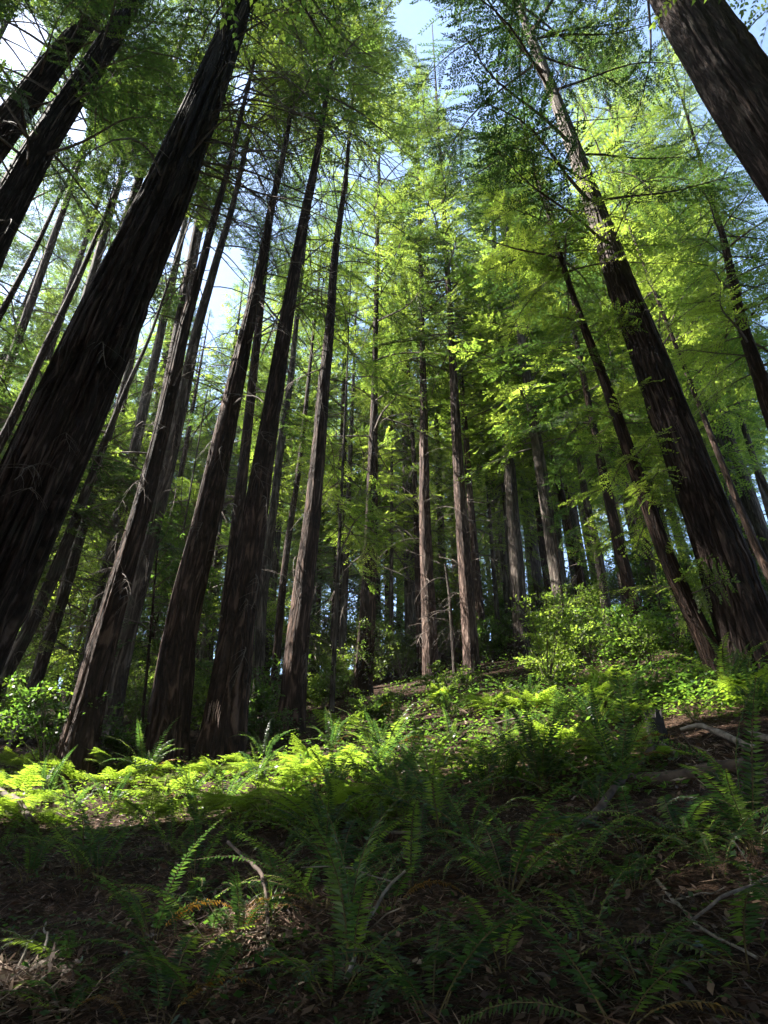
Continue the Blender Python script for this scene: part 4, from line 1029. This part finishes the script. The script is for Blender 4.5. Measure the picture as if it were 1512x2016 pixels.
# ------------------------------------------------------------------ labels for repeats
MARKS = [('the huge left trunk', 20, 1250), ('the twin redwoods', 170, 1480), ('the orange flecked redwood', 330, 1470), ('the pale fleck redwood', 440, 1470),
         ('the slender lit stripe redwood', 573, 1460), ('the ragged twig redwood', 715, 1350), ('the left sunlit clearing redwood', 848, 1375), ('the thickest sunlit redwood', 930, 1360),
         ('the rear hillside row', 1090, 1240), ('the broom twig trunk', 1200, 1250), ('the leafy leaning trunk', 1420, 1335), ('the big leaning right trunk', 1495, 1300),
         ('the charred stump', 1298, 1450), ('the dark rotting log', 1300, 1548), ('the pointed dark snag', 622, 1600), ('the sunlit foreground spot', 480, 1838),
         ('the long pale branch', 1400, 1850), ('the mossy pale branch', 720, 1905), ('the pale curved stick', 80, 1890), ('the glowing frond fern', 960, 1575), ('the silvery frond fern', 160, 1720)]
ORD = ['nearest', 'second nearest', 'third nearest', 'fourth nearest', 'fifth nearest', 'sixth nearest', 'seventh nearest', 'eighth nearest', 'ninth nearest', 'tenth nearest', 'eleventh nearest', 'twelfth nearest']
def relabel(objs, noun, marks):
    from collections import defaultdict
    D = defaultdict(list)
    for o in objs:
        px, py = o['px'], o['py']
        m = min(marks, key=lambda m: math.hypot(m[1]-px, 1.6*(m[2]-py)))
        dx, dy = px-m[1], py-m[2]
        side = ('left of' if dx < 0 else 'right of') if abs(dx) > 1.3*abs(dy) else ('behind' if dy < 0 else 'in front of')
        D[(noun(o), m[0], side)].append((math.hypot(dx, dy), o))
    for (nn, m, side), L in D.items():
        L.sort(key=lambda q: q[0])
        for k, (_, o) in enumerate(L):
            o['label'] = f'{nn}, {ORD[min(k, 11)]} one {side} {m}'
relabel(FERNS, lambda o: 'feathery bracken fern' if o.name.startswith('bracken') else 'arching sword fern', MARKS)
relabel(SHR, lambda o: 'leafy undergrowth shrub', MARKS[:12])
relabel(BG+LEFTS, lambda o: 'slender background redwood', MARKS[:12])
for o in FERNS+SHR+BG+TREES:
    for k in ('px', 'py'):
        if k in o: del o[k]
for o in bpy.data.objects:
    for k in ('px', 'py'):
        if k in o: del o[k]

# ------------------------------------------------------------------ sky, sun, camera
sc = bpy.context.scene
w = bpy.data.worlds.new('World'); sc.world = w; w.use_nodes = True
nt = w.node_tree; bg = nt.nodes['Background']
sky = nt.nodes.new('ShaderNodeTexSky'); sky.sky_type = 'NISHITA'; sky.sun_disc = False
sky.sun_elevation = SUN_EL; sky.sun_rotation = SUN_AZ; sky.air_density = 1.0; sky.dust_density = 1.0
nt.links.new(sky.outputs[0], bg.inputs[0]); bg.inputs[1].default_value = 0.085
hz = bpy.data.materials.new('forest_air'); hz.use_nodes = True; hn = hz.node_tree; hn.nodes.clear()
pv = hn.nodes.new('ShaderNodeVolumePrincipled'); pv.inputs['Color'].default_value = (0.9, 0.95, 1, 1); pv.inputs['Density'].default_value = 0.0003; pv.inputs['Anisotropy'].default_value = 0.3
ho = hn.nodes.new('ShaderNodeOutputMaterial'); hn.links.new(pv.outputs[0], ho.inputs['Volume'])
zlo = -11.2; x0, x1, y0, y1, z1 = -165, 165, -65, 225, 62
hv = np.array([[x, y, z] for z in (zlo, z1) for y in (y0, y1) for x in (x0, x1)], float)
ha = obj('haze', mesh('haze', hv, [[0, 2, 3, 1], [4, 5, 7, 6], [0, 1, 5, 4], [2, 6, 7, 3], [0, 4, 6, 2], [1, 3, 7, 5]], [hz])); ha['kind'] = 'stuff'
sl = bpy.data.lights.new('sun', 'SUN'); sl.energy = 5.0; sl.angle = rad(0.53); sl.color = (1.0, 0.95, 0.86)
so = bpy.data.objects.new('sun', sl); COL.objects.link(so); so.location = (-20, 0, 40)
so.rotation_euler = Vector(-S).to_track_quat('-Z', 'Y').to_euler()
cd = bpy.data.cameras.new('camera'); co = bpy.data.objects.new('camera', cd); COL.objects.link(co)
co.location = CAM; co.rotation_euler = (PI/2+PITCH, 0, 0)
cd.sensor_fit = 'VERTICAL'; cd.sensor_height = 24; cd.lens = F/H0*24; cd.clip_end = 2000; cd.clip_start = 0.05
sc.camera = co
sc.view_settings.view_transform = 'Standard'; sc.view_settings.look = 'None'; sc.view_settings.exposure = 2.7; sc.view_settings.gamma = 1
cy = sc.cycles
cy.use_denoising = True; cy.max_bounces = 6; cy.diffuse_bounces = 3; cy.glossy_bounces = 2; cy.transmission_bounces = 4; cy.transparent_max_bounces = 4
cy.use_adaptive_sampling = True; cy.adaptive_threshold = 0.02
cy.sample_clamp_indirect = 6
cy.caustics_reflective = False; cy.caustics_refractive = False
